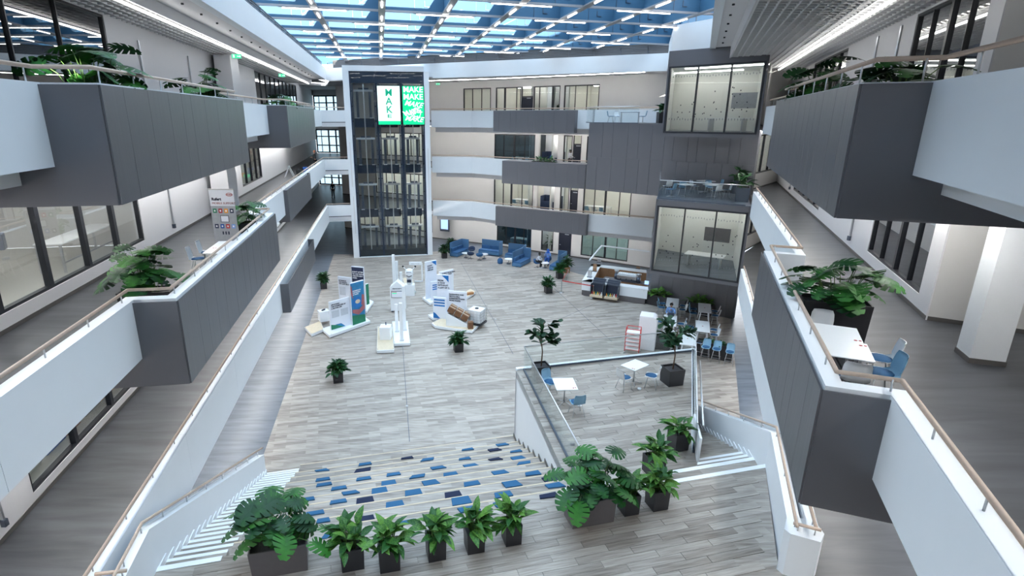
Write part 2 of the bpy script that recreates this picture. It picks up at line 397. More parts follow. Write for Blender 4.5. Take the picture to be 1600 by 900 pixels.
# ---- galleries: floor slabs, soffits
def slab(F, outer, inner_far, name='floor'):
    """outer: atrium-side polyline; inner_far: wall-side polyline, same direction"""
    MB().prism(list(outer) + list(inner_far)[::-1], F - .06, F).build('floor', 'vinyl_grey', kind='structure')
    MB().prism(list(outer) + list(inner_far)[::-1], F - .30, F - .06).build('ceiling', 'ceiling_plate', kind='structure')
SE = .12
for F in (F1, F2, F3):
    y0 = 3.0 if F == F1 else -8
    slab(F, [Lp(-5.58, y0), Lp(-5.58, 50.3)], [LW(y0), LW(50.6)])
    MB().prism([Lp(-7.0, -8), Lp(-7.0, 50.2), LW(50.2), LW(-8)], F - 1.0, F - .30).build('ceiling', 'ceiling_plate', kind='structure')
    MB().prism([Rp(3.2, y0 if F != F1 else 4), Rp(3.2, 29), (17.5, 35.5), (22, 41), RW(41), RW(12.3), (13.6, 11.4), (13.6, -8)], F - .06, F).build('floor', 'vinyl_grey', kind='structure')
    MB().prism([Rp(3.2, y0 if F != F1 else 4), Rp(3.2, 29), (17.5, 35.5), (22, 41), RW(41), RW(12.3), (13.6, 11.4), (13.6, -8)], F - .30, F - .06).build('ceiling', 'ceiling_plate', kind='structure')
    if F != F1 or True:
        MB().prism([Rp(4.6, 6 if F == F1 else -8), Rp(4.6, 28), RW(36), RW(12.3), (12.4, 10.8), (12.4, -8)], F - 1.0, F - .30).build('ceiling', 'ceiling_plate', kind='structure')
    # back gallery
    MB().prism([Lp(-5.6, 50.2), (-10.9, 50.7), (-10.6, 53.0), (-3.6, 53.9), (-.03, 53.1), (2.3, 51.1), (9.5, 46.3), (14.2, 43.5), (19, 41)] + LB[::-1] + [LW(62), LW(50.2)], F - .06, F).build('floor', 'vinyl_grey', kind='structure')
    MB().prism([Lp(-5.6, 50.2), (-10.9, 50.7), (-10.6, 53.0), (-3.6, 53.9), (-.03, 53.1), (2.3, 51.1), (9.5, 46.3), (14.2, 43.5), (19, 41)] + LB[::-1] + [LW(62), LW(50.2)], F - .40, F - .06).build('ceiling', 'ceiling_plate', kind='structure')
# ---- left wall, three storeys
def Ls(y): return (V2(LW(y)) - V2(LW(-8))).length
lw0, lw1 = LW(-8), LW(64)
def lwin(ya, yb, za, zb): return (Ls(ya), Ls(yb), za, zb)
HL = F3 + 3.45
wall_run('wall_left', lw0, lw1, 0, F1 - .3, .25, [])
o1 = [lwin(11.0, 19.2, F1 + .3, F1 + 2.9), lwin(43, 47, F1 + .3, F1 + 2.9)]
o2 = [lwin(7.6, 19.2, F2 + .42, F2 + 2.9), lwin(33.8, 39.6, F2 + .5, F2 + 2.8)]
o3 = [lwin(4.0, 19.0, F3 + .3, HL), lwin(40.5, 60, F3 + .1, HL)]
wall_run('wall_left', lw0, lw1, F1, F2 - .3, .25, o1); wall_run('wall_left', lw0, lw1, F2, F3 - .3, .25, o2); wall_run('wall_left', lw0, lw1, F3, HL + .9, .25, o3)
window(lw0, lw1, *o1[0], .25, [.25, .5, .75], wide=(0, 1, 2), glass='glass'); window(lw0, lw1, *o1[1], .25, [.5])
window(lw0, lw1, *o2[0], .25, [.17, .34, .51, .68, .84], wide=(0, 1, 2, 3, 4), glass='glass_clear'); window(lw0, lw1, *o2[1], .25, [.25, .5, .75])
window(lw0, lw1, *o3[0], .25, [.2, .36, .52, .67, .82], glass='glass_dark'); window(lw0, lw1, *o3[1], .25, [.1, .2, .3, .4, .5, .6, .7, .8, .9], glass='glass_dark')
LABQ = room(lw0, lw1, Ls(3), Ls(20.5), F2, F2 + 3.0, 8.5, .25, lit=2, strips=4, wm='wall_cream')
LAB1 = room(lw0, lw1, Ls(9), Ls(20), F1, F1 + 3.0, 4, .25, wm='wall_cream', fm='lab_floor', lit=2)
room(lw0, lw1, Ls(3), Ls(19.8), F3, HL, 6, .25, wm='blind_dark', fm='vinyl_grey', lit=.5, cm='blind_dark', strips=2)
room(lw0, lw1, Ls(33), Ls(40.3), F2, F2 + 3, 5, .25, lit=1, strips=1); room(lw0, lw1, Ls(40.0), Ls(61), F3, HL, 5, .25, wm='blind_dark', fm='vinyl_grey', cm='blind_dark', lit=.5)
# left-wall alcoves (darker returns) and conduit posts
for F, ya in ((F3, 30.0), (F2, 26.8)):
    MB().prism([Lp(-8.5 + .15, ya), (LW(ya)[0] + 1.0, ya + .15), (LW(ya + 1.6)[0] + 1.0, ya + 1.75), LW(ya + 1.6)], F, F + 3.4 if F == F3 else F + 3.0).build('wall_left', 'wall_paint', kind='structure')
def conduit(x, y, z0, z1, label):
    t = thing('cable_conduit', label, 'conduit', (x, y, z0)); MB().box((0, 0, (z1 - z0) / 2 + .15), (.05, .05, z1 - z0 - .3)).build('channel', 'steel', t)
    MB().box((0, 0, .25), (.12, .1, .16)).build('socket_box', 'dark_steel', t)
for y, F, lab in ((21.3, F3, 'grey vertical cable conduit on upper left wall beside dark glazing'), (26.6, F3, 'grey conduit pair near the far corner of the upper left wall'), (21.9, F2, 'grey conduit on left wall just past the laboratory windows'), (31.8, F2, 'thin conduit on the left wall before the far corridor window'), (9.9, F1, 'short conduit with socket low on the left wall at bottom left')):
    x = LW(y)[0] + .05; conduit(x, y, F + .15, F + 3.0, lab)
# ---- right wall
def Rs(y): return (V2(RW(y)) - V2(RW(12.3))).length
rw0, rw1 = RW(12.3), RW(41)
HR = F3 + 3.25
wall_run('wall_right', rw0, rw1, 0, F1 - .3, -.25, []); wall_run('wall_right', rw0, rw1, F1, F2 - .3, -.25, [])
q2 = [(Rs(12.98), Rs(17.5), F2 + .42, F2 + 2.85), (Rs(25.6), Rs(33.2), F2 + .42, F2 + 2.85)]
q3 = [(Rs(12.98), Rs(17.45), F3 + .3, HR - .03), (Rs(25.4), Rs(33), F3 + .3, HR - .03)]
wall_run('wall_right', rw0, rw1, F2, F3 - .3, -.25, q2); wall_run('wall_right', rw0, rw1, F3, HR + .5, -.25, q3)
for q in q2 + q3: window(rw0, rw1, *q, -.25, [.22, .47, .74] if q[1] - q[0] < 6 else [.2, .4, .6, .8], wide=(1,), glass='glass_dark')
for (a, b) in ((12.6, 17.9), (25, 33.6)):
    room(rw0, rw1, Rs(a), Rs(b), F2, F2 + 2.95, 4, -.25, wm='wall_cream', fm='vinyl_grey', lit=.5, strips=1)
    room(rw0, rw1, Rs(a), Rs(b), F3, HR, 4, -.25, wm='wall_cream', fm='vinyl_grey', lit=.5, strips=1)
for y in (18.6, 21.0, 34.0):
    x = RW(y)[0] - .04; conduit(x, y, F3 + .2, F3 + 3.1, {18.6: 'grey conduit on the upper right wall beside the big curtained window', 21.0: 'second grey conduit on the upper right wall between the two windows', 34.0: 'grey conduit at the far end of the upper right wall'}[y])
for y in (19.6, 34.2):
    x = RW(y)[0] - .04; conduit(x, y, F2 + .15, F2 + 2.8, {19.6: 'conduit with socket on right wall between the strip windows below', 34.2: 'thin conduit at the far end of the lower right gallery wall'}[y])
# corner recess, near pillar and the wall beyond it (right, second and third storey)
for F, top in ((F2, F3 - 1.0), (F3, HR + .2)):
    wall_run('wall_right', (11.6, 11.7), (10.64, 12.28), F, top, -.25, [], 'wall_cream')
    wall_run('wall_right', (15.5, 9.4), (11.6, 11.7), F, top, -.25, [], 'wall_cream')
    wall_run('wall_right', (13.6, -8), (13.6, 9.8), F, top, -.25, [], 'wall_cream')
pl = MB().prism([(9.80, 10.46), (9.60, 9.92), (10.12, 9.72), (10.32, 10.26)], F2, F3 - .95).build('pillar', 'white_paint', label='white square pillar standing on the near right gallery floor', cat='pillar')
MB().prism([(9.80 - .015, 10.475), (9.585, 9.905), (10.13, 9.70), (10.335, 10.27)], F2, F2 + .1).build('baseboard', 'skirting', pl)
# dark lockers at the right edge
t = thing('locker_bank', 'dark blue grey locker bank behind the white pillar at right edge', 'locker', (11.5, 9.4, F2), R(22))
MB().box((0, 0, .8), (1.6, .6, 1.6)).build('body', 'blind_dark', t)
for k in range(4):
    MB().box((-.61 + .4 * k, -.31, .8), (.38, .02, 1.5)).build('door', 'fabric_navy', t)
# end walls of the right galleries
for F, top in ((F1, F2 - .3), (F2, F3 - .3), (F3, HR + .5)):
    L = (V2((22.1, 40.9)) - V2((17.6, 35.9))).length
    ops = [(.3, L - 1.6, F + 1.0, top - .4)] if F != F3 else []
    wall_run('wall_far_right', (22.1, 40.9), (17.2, 35.4), F, top, -.2, [(1.2, L - .4, F + 1.0, top - .35)] if F != F3 else [], 'wall_cream')
    if F != F3:
        window((22.1, 40.9), (17.2, 35.4), 1.2, L - .4, F + 1.0, top - .35, -.2, [.33, .66]); room((22.1, 40.9), (17.2, 35.4), .2, L + .4, F, top - .1, 5, -.2, lit=2, strips=2)
# rear of the hall, behind the photographer
for z0, z1 in ((0, F1 - .3), (F1, F2 - .3), (F2, F3 - .3), (F3, 19)):
    wall_run('wall_rear', (14, -8.5), (-12, -8.5), z0, min(z1 + .3, 19), .3, [], 'wall_paint')
    wall_run('wall_right', (13.6, -8.4), (13.6, 9.8), z0, min(z1 + .3, 16.1), -.25, [], 'wall_cream')
for a_, b_, zz in ((Lp(-7.7, -4), Lp(-7.7, 50), F3 - 1.01), (Lp(-7.7, -4), Lp(-7.7, 50), F2 - 1.01), (Lp(-7.7, 6), Lp(-7.7, 50), F1 - 1.01), (Rp(5.1, 0), Rp(5.1, 27), F3 - 1.01), (Rp(5.1, 0), Rp(5.1, 27), F2 - 1.01), (Rp(5.1, 9), Rp(5.1, 27), F1 - 1.01), (Rp(3.9, 28.5), Rp(3.9, 38), F3 - .33), (Rp(3.9, 28.5), Rp(3.9, 38), F2 - .33)):
    MB().bar((*a_, zz), (*b_, zz), .12, .03).build('light_line', 'led_fill', label='added fill light line under a gallery soffit', cat='ceiling light', group='added gallery fill lights')  # added fill lamps that brighten the galleries and their windows
BS = [(-9, 58.8), (-2, 55.5), (3.2, 52.6), (13.2, 45.6)]
for zz in (F1 - .43, F2 - .43, F3 - .43, 15.83):
    for a_, b_ in zip(BS, BS[1:]): MB().bar((*a_, zz), (*b_, zz), .10 if zz < 15 else .05, .03).build('light_line', 'led_fill', label='added fill light line over the back galleries', cat='ceiling light', group='added back gallery fill lights')  # made-up lamps, put in to light the back galleries
# ---- back wall with its windows
def back_s(px, py):
    """where the photo ray at px,py meets the back wall (distance along it, height)"""
    d = ray(px, py); best = None; s = cum(LB)
    for i in range(len(LB) - 1):
        a, b = V2(LB[i]), V2(LB[i + 1]); e = b - a; den = d.x * e.y - d.y * e.x
        if abs(den) < 1e-9: continue
        t = (a.x * e.y - a.y * e.x) / den; k = ((d.x * t - a.x) * e.x + (d.y * t - a.y) * e.y) / e.length_squared
        if t > 0 and -.02 <= k <= 1.02: best = (i, s[i] + k * e.length, k * e.length, EYE + d.z * t)
    return best
def back_storey(F, top, ops, lit=1):
    """ops: (px left, px right, py, z0, z1, divs, kind, glass)"""
    s = cum(LB); per = {i: [] for i in range(len(LB) - 1)}
    for xl, xr, py, za, zb, divs, kind, glass, wide in ops:
        i, _, a, _ = back_s(xl, py); i2, _, b, _ = back_s(xr, py)
        if i2 != i: b = (V2(LB[i + 1]) - V2(LB[i])).length - .02
        per[i].append((a, b, F + za, F + zb, divs, kind, glass, wide))
    for i in range(len(LB) - 1):
        p0, p1 = LB[i], LB[i + 1]; L = (V2(p1) - V2(p0)).length
        wall_run('wall_back', p0, p1, F, top, .3, [(a, b, za, zb) for a, b, za, zb, *_ in per[i]], 'wall_cream')
        for a, b, za, zb, divs, kind, glass, wide in per[i]:
            if kind == 'w': window(p0, p1, a, b, za, zb, .3, divs, glass, wide=wide, fw=.09, depth=.12)
            if kind == 'n': pass
            if kind == 'd':
                d = (V2(p1) - V2(p0)).normalized(); nn = Vector((-d.y, d.x)); q = V2(p0) + d * a
                r = thing('door_%d' % (len(DOORS) + 1), None, None, (q.x, q.y, F), kind='structure', world=True); DOORS.append(r)
                w_ = b - a; c = q + d * (w_ / 2) + nn * .1
                MB().box((c.x, c.y, F + 1.08), (w_ - .12, .06, 2.15), math.atan2(d.y, d.x)).build('door_leaf', 'door_dark', r)
                k = MB()
                for e in (.03, w_ - .03): v = q + d * e + nn * .08; k.box((v.x, v.y, (za + zb) / 2), (.07, .12, zb - za), math.atan2(d.y, d.x))
                k.box((c.x, c.y, F + 2.2), (w_, .1, .07), math.atan2(d.y, d.x)); k.build('frame', 'black_frame', r)
                MB().box((c.x, c.y, (F + 2.24 + zb) / 2), (w_ - .12, .02, zb - F - 2.24), math.atan2(d.y, d.x)).build('pane', 'glass', r)
                v = q + d * (.16) + nn * .03; MB().box((v.x, v.y, F + 1.02), (.12, .03, .03), math.atan2(d.y, d.x)).build('door_handle', 'steel', r)
                v = q + d * (w_ * .62) + nn * .05; MB().box((v.x, v.y, F + 2.05), (.4, .05, .06), math.atan2(d.y, d.x)).build('door_closer', 'steel', r)
DOORS = []
ZW = (.15, 2.95)
back_storey(0, F1 - .4, [(776, 830, 375, .3, 2.75, [.27, .53, .78], 'w', 'glass_tint', (1,)), (845, 864, 385, .25, 2.75, [], 'w', 'glass', ()), (872, 892, 390, .0, 2.9, [], 'd', 'glass', ()), (907, 981, 395, .3, 2.8, [.25, .52, .76], 'w', 'glass_tint', (1,)),
    (560, 676, 370, .6, 2.7, [.1, .2, .3, .42, .5, .62, .72, .85], 'w', 'glass', ())])
back_storey(F1, F2 - .4, [(771.5, 833, 300, .1, 2.9, [.24, .45, .72], 'w', 'glass', (1,)), (839, 866, 305, 0, 2.9, [], 'n', '', ()), (875, 889.5, 305, .1, 2.9, [], 'w', 'glass', ()), (890.5, 903, 305, 0, 2.9, [], 'd', 'glass', ()),
    (911, 986, 315, .1, 2.9, [.24, .47, .76], 'w', 'glass', (1,)), (588, 672, 300, .5, 2.8, [.2, .35, .5, .65, .8], 'w', 'glass', ())])
back_storey(F2, F3 - .4, [(772, 836, 230, .1, 2.95, [.24, .5, .75], 'w', 'glass_tint', (1,)), (842, 871, 235, 0, 2.95, [], 'n', '', ()), (880, 894, 235, .1, 2.95, [], 'w', 'glass', ()), (895, 908, 235, 0, 2.95, [], 'd', 'glass', ()),
    (916, 985, 240, .1, 2.9, [.25, .5, .75], 'w', 'glass', ()), (588, 672, 230, .5, 2.9, [.2, .35, .5, .65, .8], 'w', 'glass', ())])
back_storey(F3, F3 + 4.2, [(724, 767, 155, .05, 3.05, [.33, .66], 'w', 'glass', ()), (774.5, 814, 155, .05, 3.05, [.36, .82], 'w', 'glass', (0,)), (814.5, 833, 155, 0, 3.05, [], 'd', 'glass', ()), (833.5, 875, 155, .05, 3.05, [.22, .72], 'w', 'glass', (1,)),
    (881, 936, 155, .05, 3.05, [.32, .65], 'w', 'glass', ()), (588, 660, 155, .4, 3.0, [.25, .5, .75], 'w', 'glass', ())])
# offices behind the back wall
for F, top in ((0, 3.0), (F1, 3.0), (F2, 3.05), (F3, 3.15)):
    p0, p1 = LB[2], LB[3]; L = (V2(p1) - V2(p0)).length
    cuts = [0, .27, .36, .47, .50, .75, 1]
    for a, b, m_, lit in ((.0, .26, 'lab_cream' if F not in (0, F2) else 'blind_dark', 1 if F not in (0, F2) else .5), (.265, .42, 'white_paint', 2), (.425, .52, 'lab_cream', 1), (.525, .98, 'lab_cream', 1)):
        room(p0, p1, L * a, L * b, F, F + top, 4.5 if a != .265 else 3, .3, wm=m_, fm='vinyl_grey' if m_ != 'lab_cream' else 'lab_floor', lit=lit, strips=2)
    p0, p1 = LB[1], LB[2]; L = (V2(p1) - V2(p0)).length; room(p0, p1, .1, L - .1, F, F + top, 4, .3, lit=1, strips=1)
    p0, p1 = LB[0], LB[1]; L = (V2(p1) - V2(p0)).length; room(p0, p1, 1.0, L - .1, F, F + top, 4, .3, lit=2, strips=2)
# ---- corridor at the far left with a glazed end
for F, top in ((0, F1 - .4), (F1, F2 - .4), (F2, F3 - .4), (F3, HL + .4)):
    a, b = (-20.2, 75.0), (-14.6, 73.2)
    if F: MB().prism([LW(62), (-15, 65.4), b, a], F - .3, F).build('floor', 'vinyl_grey', kind='structure')
    window(a, b, 0, (V2(b) - V2(a)).length, F + .02, min(top, F + 3.0), .2, [.14, .32, .5, .68, .84], wide=(1, 2, 3), base='window', fw=.16, glass='glass_dark')
    wall_run('wall_corridor', a, b, min(top, F + 3.0), top + .4, .2, [], skirt=False)
    wall_run('wall_corridor', (-15, 65.4), b, F, top, -.2, [], 'wall_cream')
    wall_run('wall_corridor', LW(64), a, F, top, .2, [], 'wall_cream')
    tr = MB(); d = (V2(b) - V2(a)).normalized()
    for zz in (1.0, 2.1): p = V2(a) + d * 2.9; tr.box((p.x, p.y, F + zz), (5.6, .1, .14), math.atan2(d.y, d.x))
    tr.build('trim_3', 'black_frame', kind='structure')
MB().prism([LW(62), (-15, 65.4), (-14.6, 73.2), (-20.2, 75.0)], HL + .2, HL + .4).build('ceiling', 'ceiling_plate', kind='structure')
# ================================================================ PARAPETS WITH TIMBER HANDRAILS
POST = {}
def parapet(label, pts, z0, z1, t, rz, name='balcony_parapet', seg=4.8, rail=True, cat='parapet', closed=False, rmat='handrail_wood', step=1.35):
    o = thing(name, label, cat, (pts[0][0], pts[0][1], z0), world=True); inn = offset(pts, t)
    for i in range(len(pts) - 1):
        L = (V2(pts[i + 1]) - V2(pts[i])).length; k = max(1, round(L / seg))
        for j in range(k):
            e = .004 / L
            a, b = j / k + (e if j else 0), (j + 1) / k - (e if j < k - 1 else 0)
            p = [lerp(pts[i], pts[i + 1], a), lerp(pts[i], pts[i + 1], b), lerp(inn[i], inn[i + 1], b), lerp(inn[i], inn[i + 1], a)]
            MB().prism(p, z0, z1).build('panel', 'white_paint', o)
    if rail:
        mid = offset(pts, t * .55)
        MB().tube([(p.x, p.y, rz) for p in mid], .034, 8).build('handrail', rmat, o)
        L = cum(mid)[-1]; n_ = int(L / step); key = round(rz - z1, 3)
        if key not in POST: POST[key] = MB().tube([(0, 0, 0), (0, 0, rz - z1)], .013, 6).mesh('post', 'steel')
        for j in range(n_ + 1):
            p = along([tuple(q) for q in mid], .3 + j * (L - .6) / max(1, n_)); off = o['_o']
            meshobj('post', POST[key], o, (p[0] - off[0], p[1] - off[1], z1 - off[2]))
    return o
def lperp(p, k): return (p[0] + .989 * k, p[1] + .149 * k)
def rperp(p, k): return (p[0] - .93 * k, p[1] + .367 * k)
LBAY = {}
def bay_pts(side, ya, yb, out):
    if side == 'L': A, D = Lp(-5.35, ya), Lp(-5.35, yb); return A, lperp(A, out), lperp(D, out), D
    A, D = Rp(3.0, ya), Rp(3.0, yb); return A, rperp(A, out), rperp(D, out), D
def bay(label, side, ya, yb, out, z0, z1, F, name='cladded_bay'):
    A, B, C, D = bay_pts(side, ya, yb, out); sg = 1 if side == 'L' else -1
    f = (lambda p, k: lperp(p, k)) if side == 'L' else (lambda p, k: rperp(p, k))
    o = thing(name, label, 'facade bay', (B[0], B[1], z0), world=True)
    Ai, Di = f(A, -1.7), f(D, -1.7)
    MB().prism([Ai, f(B, -.03), f(C, -.03), Di], z0, F - .31).build('underside_box', 'grey_panel', o)
    A0 = f(A, 0.0)
    for P, Q, sgn in ((A, B, -1), (D, C, 1)):      # end faces
        dd = (V2(C) - V2(B)).normalized() * .03 * sgn
        MB().prism([P, Q, V2(Q) + dd, V2(P) + dd], z0, z1).build('end_panel', 'grey_panel', o)
        Pi = f(P, -1.7); MB().prism([Pi, P, V2(P) + dd, V2(Pi) + dd], z0, F - .36).build('end_panel', 'grey_panel', o)
    L = (V2(C) - V2(B)).length; random.seed(int(ya * 10)); s = 0; n2 = (V2(B) - V2(A)).normalized() * .03
    while s < L - .05:
        wd = random.choice([1.05, .62, 1.05, .8]); e = min(L, s + wd); e = L if L - e < .4 else e
        a, b = lerp(B, C, s / L), lerp(B, C, (e - .008) / L)
        MB().prism([a, b, V2(b) + n2, V2(a) + n2], z0, z1).build('panel', 'grey_panel', o); s = e
    # floor inside the bay
    if out > .5: MB().prism([A, f(B, -.02), f(C, -.02), D], F - .3, F).build('floor', 'vinyl_grey', kind='structure')
    return o
L2a, L2b = bay_pts('L', 10.95, 21.9, .86), bay_pts('R', 6.82, 15.2, .80)
L3a, L3b, L3c = bay_pts('L', 9.25, 18.6, .86), bay_pts('L', 27.0, 37.5, .86), bay_pts('R', 7.9, 17.0, .80)
def inb(side, q, k=.05):       # parapet stands just inside the cladding
    A, B, C, D = q; f = lperp if side == 'L' else rperp
    d = (V2(D) - V2(A)).normalized() * .04
    return [tuple(V2(A) + d), tuple(V2(f(B, -.03)) + d), tuple(V2(f(C, -.03)) - d), tuple(V2(D) - d)]
cornL = Lp(-5.35, 50.3)
parapet('white first floor parapet with timber handrail down the left side', [Lp(-5.35, 7.7), cornL, (-10.95, 50.72)], F1 - .5, F1 + .97, .24, F1 + 1.1)
parapet('white second floor parapet on the left, stepping round the big grey bay', [Lp(-5.35, -7)] + inb('L', L2a) + [cornL, (-10.95, 50.72)], F2 - .37, F2 + .92, .24, F2 + 1.1)
parapet('white top floor parapet on the left, above the dark grey bays', [Lp(-5.35, -7)] + inb('L', L3a) + inb('L', L3b) + [cornL, (-10.95, 50.72)], F3 - .33, F3 + .96, .24, F3 + 1.2)
parapet('white first floor parapet running away on the right to the glass box', [Rp(2.95, 8.95), Rp(2.95, 28.6)], F1 - .35, F1 + .95, -.24, F1 + 1.1)
parapet('white second floor parapet on the right beside the two white tables', [Rp(3.0, -7)] + inb('R', L2b) + [Rp(3.0, 28.5)], F2 - .37, F2 + .92, -.24, F2 + 1.1)
parapet('white top floor parapet at upper right with a reddish timber rail', [Rp(3.0, -7)] + inb('R', L3c) + [Rp(3.0, 28.3)], F3 - .33, F3 + .9, -.24, F3 + 1.2)
# stepped soffit strips below the near parapets
for F in (F1, F2, F3):
    MB().prism([Lp(-5.9, -8 if F != F1 else 8), Lp(-5.9, 50), Lp(-6.2, 50), Lp(-6.2, -8 if F != F1 else 8)], F - .62, F - .3).build('trim_4', 'white_paint', kind='structure')
    MB().prism([Rp(3.4, -8 if F != F1 else 10), Rp(3.4, 28), Rp(3.75, 28), Rp(3.75, -8 if F != F1 else 10)], F - .58, F - .3).build('trim_4', 'white_paint', kind='structure')
bay('dark grey panelled bay of the left second floor gallery, holding tables and planters', 'L', 10.95, 21.9, .86, 7.03, F2 + .87, F2)
bay('large dark grey bay at upper left with monstera leaves above it', 'L', 9.25, 18.6, .86, 11.18, F3 + .93, F3)
bay('smaller grey bay at the far end of the top left gallery', 'L', 27.0, 37.5, .86, 11.18, F3 + .93, F3)
bay('flat grey cladding on the far part of the left second floor parapet', 'L', 29.1, 38.4, .17, 7.3, F2 + .9, F2)
bay('flat grey cladding on the left first floor parapet', 'L', 25.8, 36.1, .36, 3.42, F1 + .93, F1)
bay('dark grey bay of the right second floor gallery holding the white tables', 'R', 6.82, 15.2, .80, 7.03, F2 + .87, F2)
bay('dark grey bay at upper right, nearest the camera', 'R', 7.9, 17.0, .80, 11.17, F3 + .88, F3)
# back parapets
BP = [(-3.72, 53.6), (-.03, 52.9), (2.3, 50.9), (9.5, 46.1), (14.2, 43.3)]
for F, lab in ((F1, 'white first floor parapet right of the lift tower'), (F2, 'white second floor parapet right of the lift tower'), (F3, 'white top floor parapet right of the lift tower')):
    parapet(lab, BP, F - .5, F + .95, .2, F + 1.1, step=2.0)
    MB().prism([(p[0] + .35, p[1] + .5) for p in BP] + [(p[0] + .6, p[1] + .9) for p in BP[::-1]], F - .95, F - .4).build('trim_5', 'ceiling_plate', kind='structure')
def clad(label, p0, p1, z0, z1, w_=.95, depth=.5):
    o = thing('cladded_bay', label, 'facade bay', (*p0, z0), world=True); p0, p1 = V2(p0), V2(p1); L = (p1 - p0).length; d = (p1 - p0) / L; nn = Vector((-d.y, d.x))
    MB().prism([p0 + nn * .03, p1 + nn * .03, p1 + nn * depth, p0 + nn * depth], z0, z1).build('core', 'grey_panel', o)
    s = 0; random.seed(int(z0 * 7 + L)); 
    while s < L - .05:
        e = min(L, s + random.choice([.6, .9, 1.1])); e = L if L - e < .35 else e
        a, b = p0 + d * s, p0 + d * (e - .01); MB().prism([a, b, b + nn * .03, a + nn * .03], z0, z1).build('panel', 'grey_panel', o); s = e
clad('dark grey clad balcony front on the first floor of the back wall', (2.15, 50.2), (9.45, 45.6), 3.15, F1 + .95)
clad('dark grey clad balcony front on the second floor of the back wall', (2.6, 48.75), (8.95, 44.75), 7.1, F2 + .95, depth=1.6)
clad('dark grey clad balcony front on the top floor of the back wall', (1.85, 50.0), (8.05, 45.6), 11.35, F3 + .92)
# ================================================================ ROOF
ZB = 17.6; ZT = 18.95
TL = (.04, )
def rx_left(y): return -7.1 - .1505 * y
def rx_right(y): return .03 + .4 * y
RB = [(-15.6, 59.6), (-2.6, 53.8), (14.7, 45.8), (18, 44.2)]            # back edge of the opening
def back_y(x):
    for a, b in zip(RB, RB[1:]):
        if a[0] <= x <= b[0]: return a[1] + (b[1] - a[1]) * (x - a[0]) / (b[0] - a[0])
    return 59.6 if x < -15.6 else 45.5
roof = thing('ceiling', None, None, (0, 30, ZB), kind='structure', world=True)
BX = [-2.02 + 3.26 * k for k in range(-3, 7)]; BX = [b - .9 for b in BX]      # beam offsets at y = 0 (x = off - .157 y)
def clip_beam(off):
    ys = [y * .5 for y in range(-16, 120)]; ok = [y for y in ys if rx_left(y) <= off - .157 * y <= rx_right(y) + .0 and y <= back_y(off - .157 * y)]
    return (min(ok), max(ok)) if ok else None
for off in BX:
    c = clip_beam(off)
    if not c: continue
    a, b = (off - .157 * c[0], c[0]), (off - .157 * c[1], c[1])
    MB().bar((*a, (ZB + ZT) / 2 + .02), (*b, (ZB + ZT) / 2 + .02), .10, ZT - ZB - .04, 0).build('beam_web', 'roof_fin', roof)
    MB().bar((*a, ZB + .03), (*b, ZB + .03), .34, .06, 0).build('beam_flange', 'roof_beam', roof)
PYS = [-4.2 + 4.03 * k for k in range(0, 16)]; PS = .30          # purlin heights of y at x = 0
def purlin_ends(y0):
    xs = [x * .1 for x in range(-160, 190)]
    ok = [x for x in xs if rx_left(y0 + PS * x) <= x <= rx_right(y0 + PS * x) and y0 + PS * x <= back_y(x)]
    return (min(ok), max(ok)) if len(ok) > 3 else None
random.seed(3)
for k, y0 in enumerate(PYS):
    e = purlin_ends(y0)
    if not e: continue
    a, b = (e[0], y0 + PS * e[0]), (e[1], y0 + PS * e[1])
    MB().bar((*a, (ZB + ZT) / 2 + .03), (*b, (ZB + ZT) / 2 + .03), .05, ZT - ZB - .06, 0).build('fin', 'roof_fin', roof)
    MB().bar((*a, ZB + .05), (*b, ZB + .05), .12, .10, 0).build('fin_flange', 'roof_beam', roof)
    sm = MB()                                                     # small brackets and seams on the fin
    if y0 > 15:
        for off in BX:
            x = (off - .157 * y0) / (1 + .157 * PS); 
            for dx in (1.6,):
                xx = x + dx
                if e[0] < xx < e[1]: sm.box((xx, y0 + PS * xx - .035, (ZB + ZT) / 2), (.02, .015, ZT - ZB - .2), math.atan(PS))
                if e[0] < xx + .5 < e[1]: sm.box((xx + .5, y0 + PS * (xx + .5) - .04, ZB + .45), (.03, .03, .28), math.atan(PS)); sm.box((xx + .62, y0 + PS * (xx + .62) - .04, ZB + .32), (.26, .03, .03), math.atan(PS))
        if sm.v: sm.build('bracket', 'dark_steel', roof, kind='stuff')
    if k < len(PYS) - 1:
        e2 = purlin_ends(PYS[k + 1])
        if e2:
            y1 = PYS[k + 1]; n_ = max(1, int((e[1] - e[0]) / 3.3))
            for q in range(n_):
                f0, f1 = q / n_, (q + 1) / n_ - .004
                A, B = e[0] + (e[1] - e[0]) * f0, e[0] + (e[1] - e[0]) * f1; C, D = e2[0] + (e2[1] - e2[0]) * f0, e2[0] + (e2[1] - e2[0]) * f1
                MB().quad((A, y0 + PS * A, ZT + .05), (B, y0 + PS * B, ZT + .05), (D, y1 + PS * D, ZT + .05), (C, y1 + PS * C, ZT + .05)).build('roof_pane', 'glass_roof', roof)
    if y0 > 22:                                                   # light bars under the fins
        ph = k % 2
        for q, off in enumerate(BX):
            if (q + ph) % 2: continue
            xc = (off - .157 * y0) / (1 + .157 * PS); h = 1.5
            if e[0] + .2 < xc - h and xc + h < e[1] - .1:
                t = thing('light_bar', 'long white light bar under a cross fin of the glazed roof', 'ceiling light', (xc, y0 + PS * xc, ZB - .05), math.atan(PS), 'light bars under the roof cross fins')
                MB().box((0, 0, 0), (3.0, .05, .04)).build('tube', 'led', t); MB().box((0, 0, .04), (3.3, .06, .03)).build('housing', 'roof_beam', t)
